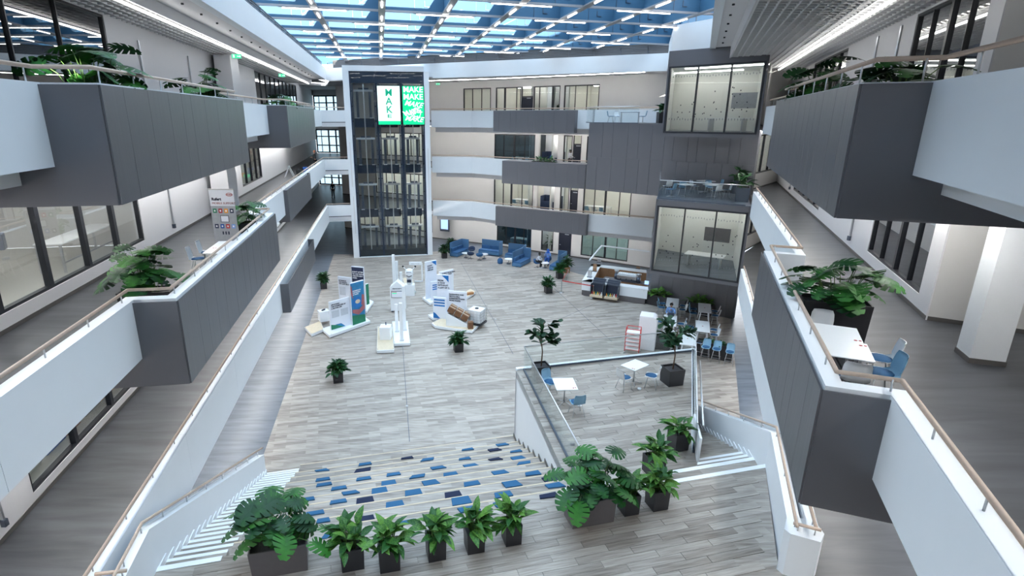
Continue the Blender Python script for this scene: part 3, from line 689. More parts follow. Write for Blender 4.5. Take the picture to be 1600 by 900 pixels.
for q, off in enumerate(BX):                                       # short bars along the beams, one per bay
    for k, y0 in enumerate(PYS[:-1]):
        if y0 < 22: continue
        ym = y0 + 2.0; x = (off - .157 * ym) / (1 + .157 * PS); y = ym + PS * x
        if rx_left(y) + .5 < x < rx_right(y) - .5 and y < back_y(x) - .8:
            t = thing('light_bar', 'short light bar set along a main roof beam', 'ceiling light', (x, y, ZB - .03), math.atan(-1 / .157) + math.pi, 'short light bars along the main roof beams')
            MB().box((0, 0, 0), (1.35, .06, .04)).build('tube', 'led', t)
UPS = [(-7.2 + .1505 * 8, -8), (-7.2 - .1505 * 60, 60), (-15.6, 59.9), (-2.5, 54.1), (14.8, 46.1), (14.6, 44.0), (12.2, 35.6)]
for a, b in zip(UPS, UPS[1:]): MB().bar((*a, ZB + .68), (*b, ZB + .68), .1, 1.5).build('upstand', 'roof_fin', roof)
# white edge beams, louvre bands, fascia and soffits
def strip(name, a, b, z0, z1, t, m): return MB().prism([V2(a), V2(b), V2(b) + t, V2(a) + t], z0, z1).build(name, m, kind='structure')
L0, L1_ = Lp(-5.35, -8), Lp(-5.35, 57.2)
nl = Vector((-.99, -.15)) * .35
strip('wall_roof_left', L0, L1_, 15.95, 17.05, nl, 'white_paint')
nb = Vector((.43, .90)) * .35
for a, b, z0, z1 in ((L1_, (-3.4, 52.05), 15.9, 17.0), ((-3.4, 52.05), (14.4, 43.75), 15.8, 17.0)): strip('wall_roof_back', a, b, z0, z1, nb, 'white_paint')
MB().prism([(-3.4, 52.3), (14.4, 44.0), (19.4, 44.5), (14.4, 48.5), (2.4, 56.3), (-3.6, 59.4), (-15, 65.6), (-15.9, 65), (-13.8, 57.6)], 15.85, 15.95).build('ceiling', 'ceiling_plate', kind='structure')
def louvres(a, b, z0, z1, nn, label):
    o = thing('louvre_band', label, 'louvre', (*a, z0), world=True); a, b = V2(a), V2(b); d = (b - a).normalized(); L = (b - a).length
    MB().prism([a + nn * 3.2, b + nn * 3.2, b + nn * 3.4, a + nn * 3.4], z0, z1 + .2).build('backing', 'plenum', o)
    for k in range(5):
        z = z0 + .06 + k * (z1 - z0) / 5
        MB().bar((*(a + nn * .9), z), (*(b + nn * .9), z), .06, .045).build('blade', 'louvre', o)
    p = MB(); 
    for k in range(int(L / 2) + 1):
        c = a + d * min(L, k * 2.0) + nn * .98; p.box((c.x, c.y, (z0 + z1) / 2), (.06, .06, z1 - z0))
    p.build('louvre_post', 'louvre', o)
louvres(L0, L1_, 17.05, ZB, nl, 'dark louvre band above the white roof edge beam on the left')
louvres(L1_, (-3.4, 52.05), 17.0, ZB, nb, 'dark louvre band behind the top of the lift tower')
louvres((-3.4, 52.05), (14.4, 43.75), 17.0, ZB, nb, 'dark louvre band above the white roof edge beam at the back')
# left: plain soffit, light line, open-cell ceiling
ZL = HL; ZR = HR
MB().prism([Lp(-5.65, -8), Lp(-5.65, 57), Lp(-6.75, 57), Lp(-6.75, -8)], 15.97, 16.02).build('ceiling', 'ceiling_plate', kind='structure')
strip('ceiling', Lp(-6.75, -8), Lp(-6.75, 57), HL, 16.02, Vector((-.05, 0)), 'ceiling_plate')
MB().prism([Lp(-6.75, -8), Lp(-6.75, 57), (-16, 66), LW(64), LW(-8)], HL + .55, HL + .6).build('ceiling', 'plenum', kind='structure')
def cells(A, B, C, D, z, name, long_sp, cross_sp, h, label):
    """open-cell metal ceiling between edge A-B and edge D-C"""
    o = thing('open_cell_ceiling', None, None, (*A, z), world=True, kind='structure'); A, B, C, D = map(V2, (A, B, C, D))
    n1 = int((D - A).length / long_sp); m = MB()
    for i in range(n1 + 1):
        f = i / n1; p, q = A.lerp(D, f), B.lerp(C, f); m.bar((*p, z + h / 2), (*q, z + h / 2), .045, h)
    n2 = int((B - A).length / cross_sp)
    for i in range(n2 + 1):
        f = i / n2; p, q = A.lerp(B, f), D.lerp(C, f); m.bar((*p, z + h / 2), (*q, z + h / 2), .045, h)
    m.build('grid', 'grid_metal', o, kind='stuff'); return o
cells(Lp(-6.85, 0), Lp(-6.85, 56), LW(56), LW(0), HL + .02, 'l', .26, .40, .06, '')
MB().bar((*Lp(-6.80, -6), HL - .10), (*Lp(-6.80, 55), HL - .10), .07, .05).build('light_line', 'led_low', label='long continuous white light line under the upper left gallery ceiling', cat='ceiling light')
# right: soffit plate reaching far over the atrium, open-cell ceiling, light line
EDGE = [(.03 - 3.2, -8), (13.15, 33.4), (11.85, 35.8), (14.3, 43.9)]
MB().prism([(-3.2, -8), (13.15, 33.4), (11.85, 35.8), (14.3, 43.9), (19.4, 44.5), Rp(1.0, 41), Rp(1.0, -8)], 15.95, 16.0).build('ceiling', 'ceiling_plate', kind='structure')
strip('ceiling', Rp(1.0, -8), Rp(1.0, 34), HR, 15.98, Vector((.05, 0)), 'ceiling_plate')
for a, b in zip(EDGE, EDGE[1:]):
    strip('wall_roof_right', a, b, 15.90, 17.7, Vector((.3, .0)), 'white_paint')
MB().prism([Rp(1.0, -8), Rp(1.0, 41), RW(41), RW(12), (13.9, 10), (13.9, -8)], HR + .55, HR + .6).build('ceiling', 'plenum', kind='structure')
cells(Rp(1.08, 2), Rp(1.08, 40), RW(40), RW(2), HR + .02, 'r', .26, .40, .06, '')
MB().bar((*Rp(4.25, -6), HR - .12), (*Rp(4.25, 36), HR - .12), .07, .05).build('light_line', 'led_low', label='long continuous white light line under the upper right lattice ceiling', cat='ceiling light')
for k in range(26):                                                # small spotlights set in the plates
    y = 4 + k * 1.9
    MB().lathe([(.045, -.05), (.045, 0)], (*Lp(-6.1, y), 15.97), 8).build('spotlight', 'black_frame', label='tiny dark spotlight in the plain ceiling strip at upper left', cat='spotlight', group='spotlights in the left ceiling strip')
    if y < 33: MB().lathe([(.045, -.05), (.045, 0)], (*Rp(.55, y), 15.95), 8).build('spotlight', 'black_frame', label='tiny dark spotlight in the plain ceiling strip at upper right', cat='spotlight', group='spotlights in the right ceiling strip')
pr = thing('wall_shade_block', None, None, (12, 15, 19.2), world=True, kind='structure')  # unseen block added above the roof to keep sun off the right-hand fins
MB().prism([Rp(.9, -8), Rp(.9, 38), Rp(6, 38), Rp(6, -8)], 19.2, 22.6).build('body', 'ceiling_plate', pr)
for k in range(9): MB().prism([Rp(.84, -6 + k * 5), Rp(.84, -3 + k * 5), Rp(.9, -3 + k * 5), Rp(.9, -6 + k * 5)], 20.0, 22.0).build('louvre_panel', 'louvre', pr)
# ================================================================ LIFT TOWER
TO = V2((-10.97, 50.65)); TE = (V2((-3.72, 51.91)) - TO).normalized(); TN = Vector((-TE.y, TE.x)); TW = 7.36; TA = math.atan2(TE.y, TE.x)
T = thing('lift_tower', 'tall glazed lift tower in a white frame standing at the back of the hall', 'lift tower', (TO.x, TO.y, 0), world=True)
def tp(u, n_): return TO + TE * u + TN * n_
def tbox(b, u0, u1, n0, n1, z0, z1, mi=0): return b.prism([tp(u0, n0), tp(u1, n0), tp(u1, n1), tp(u0, n1)], z0, z1, mi)
tbox(MB(), 0, .52, 0, 2.6, 0, 16.75).build('frame_post', 'white_paint', T)
tbox(MB(), TW - .46, TW, 0, 2.6, 0, 16.3).build('frame_post', 'white_paint', T)
tbox(MB(), .52, TW - .46, 0, 2.6, 16.3, 16.75).build('frame_head', 'white_paint', T)
tbox(MB(), .52, TW - .46, -.05, .25, 0, .04).build('sill', 'white_paint', T)
tbox(MB(), .52, TW - .46, .30, .5, 15.35, 16.3).build('head_panel', 'navy', T)
tbox(MB(), .52, .62, .05, 2.5, 0, 16.3).build('side_lining', 'navy', T); tbox(MB(), TW - .56, TW - .46, .05, 2.5, 0, 16.3).build('side_lining', 'navy', T)
bays = [(.72, 2.62), (2.98, 4.72), (5.06, 6.72)]
for i, (u0, u1) in enumerate(bays):
    for F in (F1, F2, F3): tbox(MB(), u0 - .03, u1 - .12, 1.9, 2.1, F - .50, F + .28).build('spandrel', 'navy', T)
    tbox(MB(), u0 - .1, u1 + .1, .35, 2.3, 0, .62).build('pit_panel', 'blind_dark', T)
    for u in (u0 + .02, u1 - .02): tbox(MB(), u - .05, u + .05, .5, .62, .1, 15.3).build('guide_rail', 'dark_steel', T)
    tbox(MB(), (u0 + u1) / 2 - .045, (u0 + u1) / 2 + .045, .6, .7, .1, 15.3).build('guide_rail', 'steel', T)
    for F in (0, F1, F2, F3):
        for u in (u0 + .38, u1 - .42): tbox(MB(), u - .11, u + .11, 1.5, 1.62, F + .32, F + 2.55).build('door_frame', 'dark_steel', T)
        tbox(MB(), u0 + .1, u1 - .15, 1.35, 1.6, F + 2.55, F + 2.72).build('door_head', 'white_gloss' if i == 0 else 'steel', T)
        tbox(MB(), u0 + .5, u1 - .5, 1.3, 1.5, F + 2.72, F + 2.86).build('door_motor', 'dark_steel', T)
        for u in (u0 + .2, u1 - .5): tbox(MB(), u, u + .3, 1.3, 1.5, F + .30, F + .35).build('sill_light', 'white_gloss', T)
        tbox(MB(), u0, u1, 1.66, 1.68, F + .3, F + 2.5).build('landing_glass', 'glass', T)
    k = MB()
    for z in [q * 1.25 + .9 for q in range(12)]:
        for u in (u0 - .12, u1 + .03): tbox(k, u - .08, u + .10, .45, .6, z, z + .1)
    k.build('rail_bracket', 'black_frame', T)
for u in (2.80, 4.90): tbox(MB(), u - .12, u + .12, .4, .7, 0, 15.4).build('shaft_post', 'navy', T)
for u in (.66, 6.82, 2.62, 3.0, 4.72, 5.06): tbox(MB(), u - .025, u + .025, 1.0, 1.05, 0, 15.4).build('cable', 'dark_steel', T)
tbox(MB(), .6, TW - .55, .14, .155, .05, 16.3).build('front_glass', 'glass', T)
MB().box((*tp(.28, -.02), 8.5), (.06, .03, 3.9), TA).build('joint_channel', 'ceiling_plate', T); MB().box((*tp(.30, -.02), 4.0), (.06, .03, 3.4), TA).build('joint_channel', 'ceiling_plate', T)
MB().box((*tp(TW - .22, -.02), 7.4), (.06, .03, 4.9), TA).build('joint_channel', 'ceiling_plate', T)
# screens hung in the tower
def screen(u0, u1, z0, z1, label, m):
    s = thing('display_screen', label, 'screen', (*tp(u0, -.1), z0), world=True)
    tbox(MB(), u0 - .05, u1 + .05, -.06, .06, z0 - .05, z1 + .05).build('casing', 'black_frame', s)
    tbox(MB(), u0, u1, -.075, -.06, z0, z1).build('display', m, s); return s
rotT = (math.pi / 2, 0, TA)
S1 = screen(2.85, 4.78, 11.92, 15.12, 'white display screen with green letters MAKE stacked one below another', 'screen_white')
tbox(MB(), 2.85, 4.78, -.09, -.075, 11.92, 12.22).build('colour_band', 'screen_green', S1)
for ch, z in (('M', 14.55), ('A', 13.85), ('K', 13.15)): text(ch, .82, S1, (*tp(3.82, -.095), z), rotT, 'letter_green', 'letter', bold=.012)
text('E', .82, S1, (*tp(3.82, -.095), 12.62), rotT, 'letter_green', 'letter', bold=.012).scale = (1, .5, 1)
S2 = screen(5.0, 6.86, 11.92, 15.12, 'green display screen with white MAKE repeated and swirling downwards', 'screen_green')
for k, z in enumerate((14.82, 14.22, 13.62, 12.98, 12.38)):
    o = text('MAKE', .66 if k < 2 else .60, S2, (*tp(5.93, -.095), z), rotT, 'letter_white', 'lettering', bold=.012, shear=(0, 0, .35, -.5, .4)[k])
    if k >= 2: o.rotation_euler = (math.pi / 2, R((0, 0, 9, -12, 6)[k]), TA)
sw = MB()
for k in range(3):
    pts = [(*tp(6.15 + (.15 + .13 * k) * math.cos(a), -.1), 12.95 + (.22 + .15 * k) * math.sin(a)) for a in [k * 1.3 + q * .5 for q in range(9)]]
    sw.tube(pts, .035, 5)
sw.build('swirl', 'letter_white', S2)
# ================================================================ GREY CLAD VOLUME AND THE TWO GLASS BOXES
G0, G1, G2 = V2((8.45, 41.85)), V2((12.68, 37.97)), V2((16.95, 34.15))
gv = thing('clad_volume', 'big dark grey panelled block rising behind the two glass boxes', 'facade block', (*G1, 0), world=True)
gd = (G1 - G0).normalized(); gn = Vector((-gd.y, gd.x))
MB().prism([G0 + gn * .04, G1 + gn * .04, V2((16, 42)), V2((12.0, 45.2))], 7.45, F3 - .06).build('core', 'grey_panel', gv)
g2 = (G2 - G1).normalized(); gn2 = Vector((-g2.y, g2.x))
MB().prism([G1 + gn2 * .04, G2 + gn2 * .04, G2 + gn2 * .4, G1 + gn2 * .4], 0, F3 - .06).build('core', 'grey_panel', gv)
MB().prism([G1 + gn2 * 1.2, G2 + gn2 * .3, G2 + gn2 * .6, G1 + gn2 * 1.5], F3 - .06, 15.9).build('core', 'wall_cream', gv)
random.seed(12)
for P, Q, z0, zm, z1 in ((G0, G1, 7.45, 9.8, F3), (G1, G2, 3.6, 9.8, F3), (G1, G2, 0, 0, 3.6)):
    d = (Q - P).normalized(); L = (Q - P).length; nn = Vector((-d.y, d.x))
    for za, zb in ((z0, zm), (zm, z1)):
        s = 0
        while s < L - .05 and zb > za:
            e = min(L, s + random.choice([.62, .95, 1.15, .8])); e = L if L - e < .4 else e
            a, b = P + d * s, P + d * (e - .012); MB().prism([a, b, b + nn * .04, a + nn * .04], za + .006, zb - .006).build('panel', 'grey_panel', gv); s = e
MB().prism([G0 + gn * .02, G1 + gn * .02, V2((17, 40)), V2((14.3, 43.8)), V2((9.6, 45.9))], F3 - .06, F3).build('floor', 'vinyl_grey', kind='structure')
def glass_box(label, PLf, PRf, BL, BR, z0, z1, lip, name='glass_box'):
    o = thing(name, label, 'meeting room', (*PLf, z0), world=True); PLf, PRf, BL, BR = map(V2, (PLf, PRf, BL, BR)); d = (PRf - PLf).normalized(); nn = Vector((-d.y, d.x)); L = (PRf - PLf).length; a = math.atan2(d.y, d.x)
    MB().prism([PLf, PRf, BR, BL], z0 - .12, z0 + .1).build('floor_plate', 'grey_panel', o)
    MB().prism([PLf, PRf, BR, BL], z1 - lip, z1).build('roof_plate', 'grey_panel', o)
    MB().prism([PLf + nn * .1 + d * .15, PRf + nn * .1 - d * .15, BR, BL], z1 - lip - .03, z1 - lip).build('ceiling_lining', 'box_white', o)
    MB().prism([PLf + nn * .1 + d * .1, PRf + nn * .1 - d * .1, BR, BL], z0 + .1, z0 + .12).build('carpet', 'vinyl_ground', o)
    MB().prism([PLf, PLf + d * .12, BL + d * .12, BL], z0, z1).build('side_wall', 'grey_panel', o)
    MB().prism([PRf, PRf - d * .12, BR - d * .12, BR], z0, z1).build('side_wall', 'grey_panel', o)
    MB().prism([PLf + d * .14 + nn * .15, PLf + d * .17 + nn * .15, BL + d * .17, BL + d * .14], z0 + .1, z1 - lip).build('lining', 'box_white', o)
    MB().prism([PRf - d * .17 + nn * .15, PRf - d * .14 + nn * .15, BR - d * .14, BR - d * .17], z0 + .1, z1 - lip).build('lining', 'box_white', o)
    be = (BR - BL).normalized(); bn = Vector((be.y, -be.x)) * .06
    MB().prism([BL + bn, BR + bn, BR, BL], z0 + .1, z1 - lip).build('rear_wall', 'box_white', o)
    f = MB(); h0, h1 = z0 + .12, z1 - lip
    for s0, s1, za, zb in ((.1, .2, h0, h1), (L - .2, L - .1, h0, h1), (.1, L - .1, h0 - .04, h0 + .05), (.1, L - .1, h1 - .08, h1)): p = PLf + d * s0; q = PLf + d * s1; f.prism([p - nn * .04, q - nn * .04, q + nn * .08, p + nn * .08], za, zb)
    f.build('window_frame', 'black_frame', o)
    for k in (1, 2): p = PLf + d * (L * k / 3); MB().prism([p - nn * .05 - d * .03, p - nn * .05 + d * .03, p + nn * .08 + d * .03, p + nn * .08 - d * .03], h0, h1).build('mullion', 'black_frame', o)
    for k in range(3): p = PLf + d * (.2 + (L - .4) * k / 3); q = PLf + d * (.2 + (L - .4) * (k + 1) / 3); MB().prism([p, q, q + nn * .015, p + nn * .015], h0, h1).build('pane', 'glass', o)
    m = MB(); random.seed(int(z0 * 3))                            # printed dots and wavy film on the glass
    for k in range(34):
        s = random.uniform(.5, L - .5); z = h0 + (h1 - h0) * (.22 + .45 * random.random() ** 1.3); p = PLf + d * s + nn * .03; m.box((p.x, p.y, z), (.05, .004, .06), a)
    m.build('film_dots', 'ink', o, kind='stuff')
    m = MB()
    for k in range(30):
        s = .35 + (L - .7) * k / 29; p = PLf + d * s + nn * .03; m.box((p.x, p.y, h1 - .5 - .06 * random.random()), (.035, .004, .08), a)
        m.box((p.x, p.y, h0 + .66 + .05 * random.random()), (.035, .004, .1), a, 0)
    m.build('film_fringe', 'poster_grey', o, kind='stuff')
    c = PLf.lerp(BR, .42); c2 = PLf.lerp(PRf, .5) + nn * 1.3
    g = MB(); g.bar((*(c2 - d * (L * .42)), h1 - .06), (*(c2 + d * (L * .42)), h1 - .06), .14, .05); g.build('luminaire', 'led', o)
    c3 = BL.lerp(BR, .5) - nn * 1.3; g = MB(); g.bar((*(c3 - d * (L * .4)), h1 - .06), (*(c3 + d * (L * .4)), h1 - .06), .14, .05); g.build('luminaire', 'led', o)
    return o, d, nn, L
PL_, PR_ = (10.62, 32.25), (14.75, 29.45)
GBL, GBR = (12.75, 37.85), (16.7, 34.3)
B1 = glass_box('lower glass fronted meeting room box standing over the cafe seating', PL_, PR_, GBL, GBR, 3.75, F2 - .02, .32)
B2 = glass_box('upper glass fronted meeting room box, brightly lit, hung under the ceiling', (10.62, 32.45), (14.30, 28.9), (12.75, 37.85), (16.7, 34.3), 11.65, 15.45, .28)
MB().prism([V2((10.62, 32.45)), V2((12.95, 30.2)), V2((13.2, 33.3)), V2((11.9, 35.7))], 15.45, 15.95).build('trim_6', 'grey_panel', kind='structure')
for (o, d, nn, L), zf, lab in ((B1, 3.87, 'lower'), (B2, 11.77, 'upper')):
    c = V2(o.location[:2]) + d * (L * .5) + nn * 2.6; a = math.atan2(d.y, d.x)
    t = thing('meeting_table', 'white meeting table inside the %s glass box' % lab, 'table', (c.x, c.y, zf + (.0)), a)
    MB().box((0, 0, .73), (2.2, 1.0, .04)).build('tabletop', 'table_white', t)
    for x in (-.9, .9): MB().box((x, 0, .36), (.06, .7, .7)).build('leg', 'steel', t)
    c = V2(o.location[:2]) + d * (L * .55) + nn * (4.2)
    w_ = thing('wall_screen', 'dark wall screen at the rear of the %s glass box' % lab, 'screen', (c.x, c.y, zf + 1.3), a); MB().box((0, 0, .4), (1.5, .06, .85)).build('panel', 'poster_grey' if lab == 'upper' else 'bar_grey', w_)
# terraces on the boxes: glass balustrades
def balustrade(label, pts, z, rz, pane=1.6, curb=None, steel='steel', inset=0, cat='balustrade', name='glass_balustrade'):
    o = thing(name, label, cat, (*pts[0], z), world=True)
    for i in range(len(pts) - 1):
        p, q = V2(pts[i]), V2(pts[i + 1]); L = (q - p).length; k = max(1, round(L / pane)); d = (q - p) / L; nn = Vector((-d.y, d.x)) * .008
        for j in range(k):
            a, b = p + d * (L * j / k + .01), p + d * (L * (j + 1) / k - .01); MB().prism([a - nn, b - nn, b + nn, a + nn], z, rz - .02).build('pane', 'glass', o)
        MB().bar((*p, z + .02), (*q, z + .02), .05, .06).build('base_channel', 'dark_steel', o)
    MB().tube([(x, y, rz) for x, y in pts], .025, 8).build('top_rail', steel, o); return o
balustrade('glass balustrade with a steel rail round the terrace over the lower glass box', [(12.5, 37.6), (10.75, 32.3), (14.5, 29.6)], F2 + .02, F2 + 1.08, 2.6)
MB().prism([PL_, (14.75, 29.45), (16.7, 34.1), (12.7, 37.8)], F2 - .02, F2 + .02).build('floor', 'vinyl_ground', kind='structure')
balustrade('glass balustrade on the top floor terrace above the grey block', [(8.9, 45.3), tuple(G0 + gn * .15 + gd * .3), tuple(G0 + gd * 2.2 + gn * .15), (11.3, 39.6)], F3, F3 + 1.1, 1.8)
# ================================================================ STAIRS, SEATING STEPS, LANDING, PLATFORM
U = Vector((.9704, .2415)); N = Vector((-.2415, .9704)); O = Vector((1.3, 10.9946)); RI = 3.95 / 24; TD = .368
def W(u, v): return O + U * u + N * v
ul = lambda v: -7.83 + .104 * v              # left edge of the white stair
us = lambda v: -6.63 + .104 * v              # its right edge, where the seating steps begin
up = lambda v: 1.50 + .119 * v               # platform wall
uq = lambda v: 4.60 + .690 * v               # right edge of the platform
ur = lambda v: 6.53 + .418 * v               # right edge of the right stair
def quadb(b, u0, u1, v0, v1, z0, z1, mi=0):
    f = lambda g, v: g(v) if callable(g) else g
    return b.prism([W(f(u0, v0), v0), W(f(u1, v0), v0), W(f(u1, v1), v1), W(f(u0, v1), v1)], z0, z1, mi)
st = thing('white_nosed_stair', 'long straight stair with broad white nosings along the left side', 'stair', (*W(-7.2, 4), 0), world=True)
for k in range(23):
    z = 3.95 - RI * (k + 1); v0, v1 = TD * k, TD * (k + 1)
    quadb(MB(), ul, us, v0, v1, max(0, z - .5) if z > .5 else 0, z).build('step', 'wood_floor', st)
    quadb(MB(), ul, us, v1 - .085, v1 + .004, z - .03, z + .004).build('nosing', 'white_nosing', st)
    quadb(MB(), lambda v: ul(v) - .0, lambda v: ul(v) + .025, v0, v1, z, z + .16).build('skirting', 'white_paint', st)
quadb(MB(), ul, us, -.13, .004, 3.92, 3.954).build('nosing', 'white_nosing', st)
sr = thing('right_stair', 'timber look stair with a few white nosings beside the platform at right', 'stair', (*W(8, 4), 0), world=True)
quadb(MB(), lambda v: 1.2, ur, 0, .75, 3.1, 3.62).build('step', 'wood_floor', sr)
quadb(MB(), lambda v: 1.2, ur, .62, .755, 3.60, 3.625).build('nosing', 'white_nosing', sr)
for k in range(2, 23):
    z = 3.95 - RI * (k + 1); v0, v1 = TD * k, TD * (k + 1)
    if k == 2: v0 = .75
    quadb(MB(), uq, ur, v0, v1, max(0, z - .5), z).build('step', 'wood_floor', sr)
    quadb(MB(), lambda v: ur(v) - .025, ur, v0, v1, z, z + .16).build('skirting', 'white_paint', sr)
    if k in (2, 3): quadb(MB(), uq, ur, v1 - .09, v1 + .004, z - .02, z + .004).build('nosing', 'white_nosing', sr)
quadb(MB(), uq, ur, 8.42, 8.55, 0, .012).build('nosing', 'white_nosing', sr)
quadb(MB(), lambda v: 2.4, ur, -.13, .004, 3.93, 3.954).build('nosing', 'white_nosing', sr)
tb = thing('seating_steps', 'broad timber look seating steps with scattered blue seat pads', 'seating steps', (*W(-2, 4), 0), world=True)
ST = []
for k in range(11):
    z = 3.95 - RI * 2 * (k + 1); v0, v1 = .75 * k + .0, .75 * (k + 1) + (.0 if k < 10 else .2)
    ST.append((v0, v1, z)); r_ = (lambda v: up(v)) if k > 0 else (lambda v: 1.2)
    quadb(MB(), us, r_, v0, v1, max(0, z - .7), z - .0).build('step', 'wood_floor', tb)
    quadb(MB(), us, r_, v1 - .035, v1 + .006, z - .02, z + .005).build('edge_strip', 'plywood', tb)
    if k: quadb(MB(), lambda v: up(v) - .02, up, v0, v1, z, z + .12).build('skirting', 'skirting', tb)
PADS = '''492 732 513 738 b|493 745 516 752 b|494 753 519 760 b|517 756 542 765 b|534 762 560 772 b|465 771 492 783 b|515 774 542 785 b|560 722 581 728 b|554 730 580 742 n|556 742 580 750 b|603 735 626 743 b|595 750 620 762 b|580 761 606 774 b|556 776 585 790 n|602 782 632 796 b|555 805 586 818 n|621 811 653 822 b|477 792 507 804 b|494 802 516 815 b|504 828 539 845 b|626 712 646 718 n|657 710 678 720 b|720 697 740 704 b|715 710 735 718 b|762 698 782 705 n|774 689 793 696 b|762 711 783 719 n|672 724 695 732 b|724 724 747 732 b|640 737 664 745 b|692 737 716 746 b|769 734 794 744 b|660 749 686 761 b|724 751 751 762 b|786 750 814 764 b|632 764 660 777 b|694 767 722 780 n|705 775 737 792 b|772 767 802 780 b|772 781 803 796 b|716 790 749 803 b|795 700 815 706 b|799 712 821 721 b|808 720 831 728 b|820 735 846 746 b|849 743 877 758 n|853 753 882 766 b|842 769 874 782 n'''
random.seed(5)
for ln in PADS.split('|'):
    x0, y0, x1, y1, c = ln.split(); x0, y0, x1, y1 = map(float, (x0, y0, x1, y1)); sk = (x1 - x0) * .08; xc = (x0 + x1) / 2
    for v0, v1, z in ST:                      # the uppermost tread that this part of the picture shows
        p = G(xc, (y0 + y1) / 2, z + .03); q = Vector((p.x, p.y)) - O; u, v = q.dot(U), q.dot(N)
        if v0 <= v <= v1: break
    a = G(x0, (y0 + y1) / 2, z); b = G(x1, (y0 + y1) / 2, z); hw = (Vector((b.x - a.x, b.y - a.y))).length / 2 * .97
    vf = (G(xc, y0 + sk, z).to_2d() - O).dot(N); vn = (G(xc, y1 - sk, z).to_2d() - O).dot(N); vf = min(vf, v1 - .03); vn = max(min(vn, vf - .14), v0 + .01)
    s = random.choice([0, 0, .04, -.04]); tpr = random.choice([0, 0, .07, -.0])
    P_ = [W(u - hw + s, vn + tpr * .5), W(u + hw + s, vn), W(u + hw - s - .03, vf), W(u - hw - s + .03, vf - tpr * .3)]
    MB().prism(P_, z, z + .035).build('seat_pad', 'carpet_blue' if c == 'b' else 'carpet_navy', tb, label='dark navy seat pad' if c == 'n' else None)
# landing with its planks
land = [W(-8.1, 0), W(6.53, 0), (6.12, 9.0), (6.6, 8.6), (9.5, 8.2), (12.6, 5.5), (12.6, -8), (-9.2, -8), (-9.9, 7.8), (-6.6, 7.75), (-6.1, 7.9)]
ld = MB().prism(land, F1 - .3, F1 - .012).build('floor', 'wood_floor', kind='structure'); ld['_o'] = (0, 0, 0)
PK = MB().box((.62, .1, -.006), (1.236, .194, .012)).mesh('plank', 'wood_plank')
def planks(parent, z, inside, vr, ur_, off=(0, 0, 0), limit=295):
    random.seed(21); n_ = 0; row = 0; v = vr[0]
    while v < vr[1]:
        u = ur_[0] - ((row * .47) % 1.25)
        while u < ur_[1]:
            c = [W(u + a, v + b) for a in (.02, .62, 1.22) for b in (.02, .18)]
            if all(inside(p) for p in c) and n_ < limit:
                p = W(u, v); meshobj('plank', PK, parent, (p.x - off[0], p.y - off[1], z - off[2]), (0, 0, UA)); n_ += 1
            u += 1.25
        v += .2; row += 1
    return n_
def inpoly(p, poly):
    c = False; j = len(poly) - 1
    for i in range(len(poly)):
        a, b = poly[i], poly[j]
        if (a[1] > p[1]) != (b[1] > p[1]) and p[0] < (b[0] - a[0]) * (p[1] - a[1]) / (b[1] - a[1]) + a[0]: c = not c
        j = i
    return c
lp2 = [W(-7.3, -.14), W(6.4, -.14), (6.0, 9.15), (5.5, 8.2), (-5.6, 8.2)]
planks(ld, F1, lambda p: inpoly(p, lp2), (-4.6, -.2), (-8.5, 7.5))
ZPL = 3.29
pf = thing('raised_platform', 'raised timber look platform with cafe tables inside glass balustrades', 'platform', (*W(4, 4), 0), world=True)
P_ = [W(up(.75), .75), W(uq(.75), .75), W(uq(8.35), 8.35), W(up(8.35), 8.35)]
MB().prism(P_, ZPL - .3, ZPL - .012).build('deck', 'wood_floor', pf)
MB().prism([W(up(.75), .75), W(up(.75) + .2, .75), W(up(8.35) + .2, 8.35), W(up(8.35), 8.35)], 0, ZPL - .02).build('side_wall', 'white_paint', pf)
MB().prism([W(up(8.35), 8.35), W(uq(8.35), 8.35), W(uq(8.15), 8.15), W(up(8.15), 8.15)], 0, ZPL - .02).build('side_wall', 'white_paint', pf)
MB().prism([W(uq(.75), .75), W(uq(.75) - .2, .75), W(uq(8.35) - .2, 8.35), W(uq(8.35), 8.35)], 0, ZPL - .02).build('side_wall', 'white_paint', pf)
MB().prism([W(up(8.35), 8.36), W(uq(8.35), 8.36), W(uq(8.2), 8.2), W(up(8.2), 8.2)], ZPL - .05, ZPL + .07).build('kerb', 'white_paint', pf)
MB().prism([W(uq(1.8) - .16, 1.8), W(uq(1.8), 1.8), W(uq(8.3), 8.3), W(uq(8.3) - .16, 8.3)], ZPL - .05, ZPL + .07).build('kerb', 'white_paint', pf)
planks(pf, ZPL + .001, lambda p: inpoly(p, [W(up(.8) + .02, .8), W(uq(.8), .8), W(uq(8.2) - .2, 8.15), W(up(8.2) + .02, 8.15)]), (.8, 8.2), (1, 11), pf['_o'])
balustrade('glass balustrade with steel rail round the raised platform', [tuple(W(up(1.4) + .28, 1.4)), tuple(W(up(8.2) + .28, 8.2)), tuple(W(uq(8.2) - .1, 8.2)), tuple(W(uq(1.75) - .1, 1.75))], ZPL + .02, ZPL + .98, 1.75)
MB().tube([(*W(uq(5.6) + .06, 5.6), ZPL + .9), (*W(uq(4.3) + .1, 4.3), ZPL + .75), (*W(uq(1.7) + .1, 1.7), ZPL + .9)], .03, 8).build('stair_handrail', 'steel', label='short steel handrail at the head of the right stair', cat='handrail')
rp = thing('balustrade_screen', 'narrow white end panel of the platform balustrade by the potted plant', 'panel', (*W(uq(1.6), 1.6), ZPL - .6), UA + R(62)); MB().box((.4, 0, .7), (1.4, .06, 1.3)).build('panel', 'white_paint', rp)
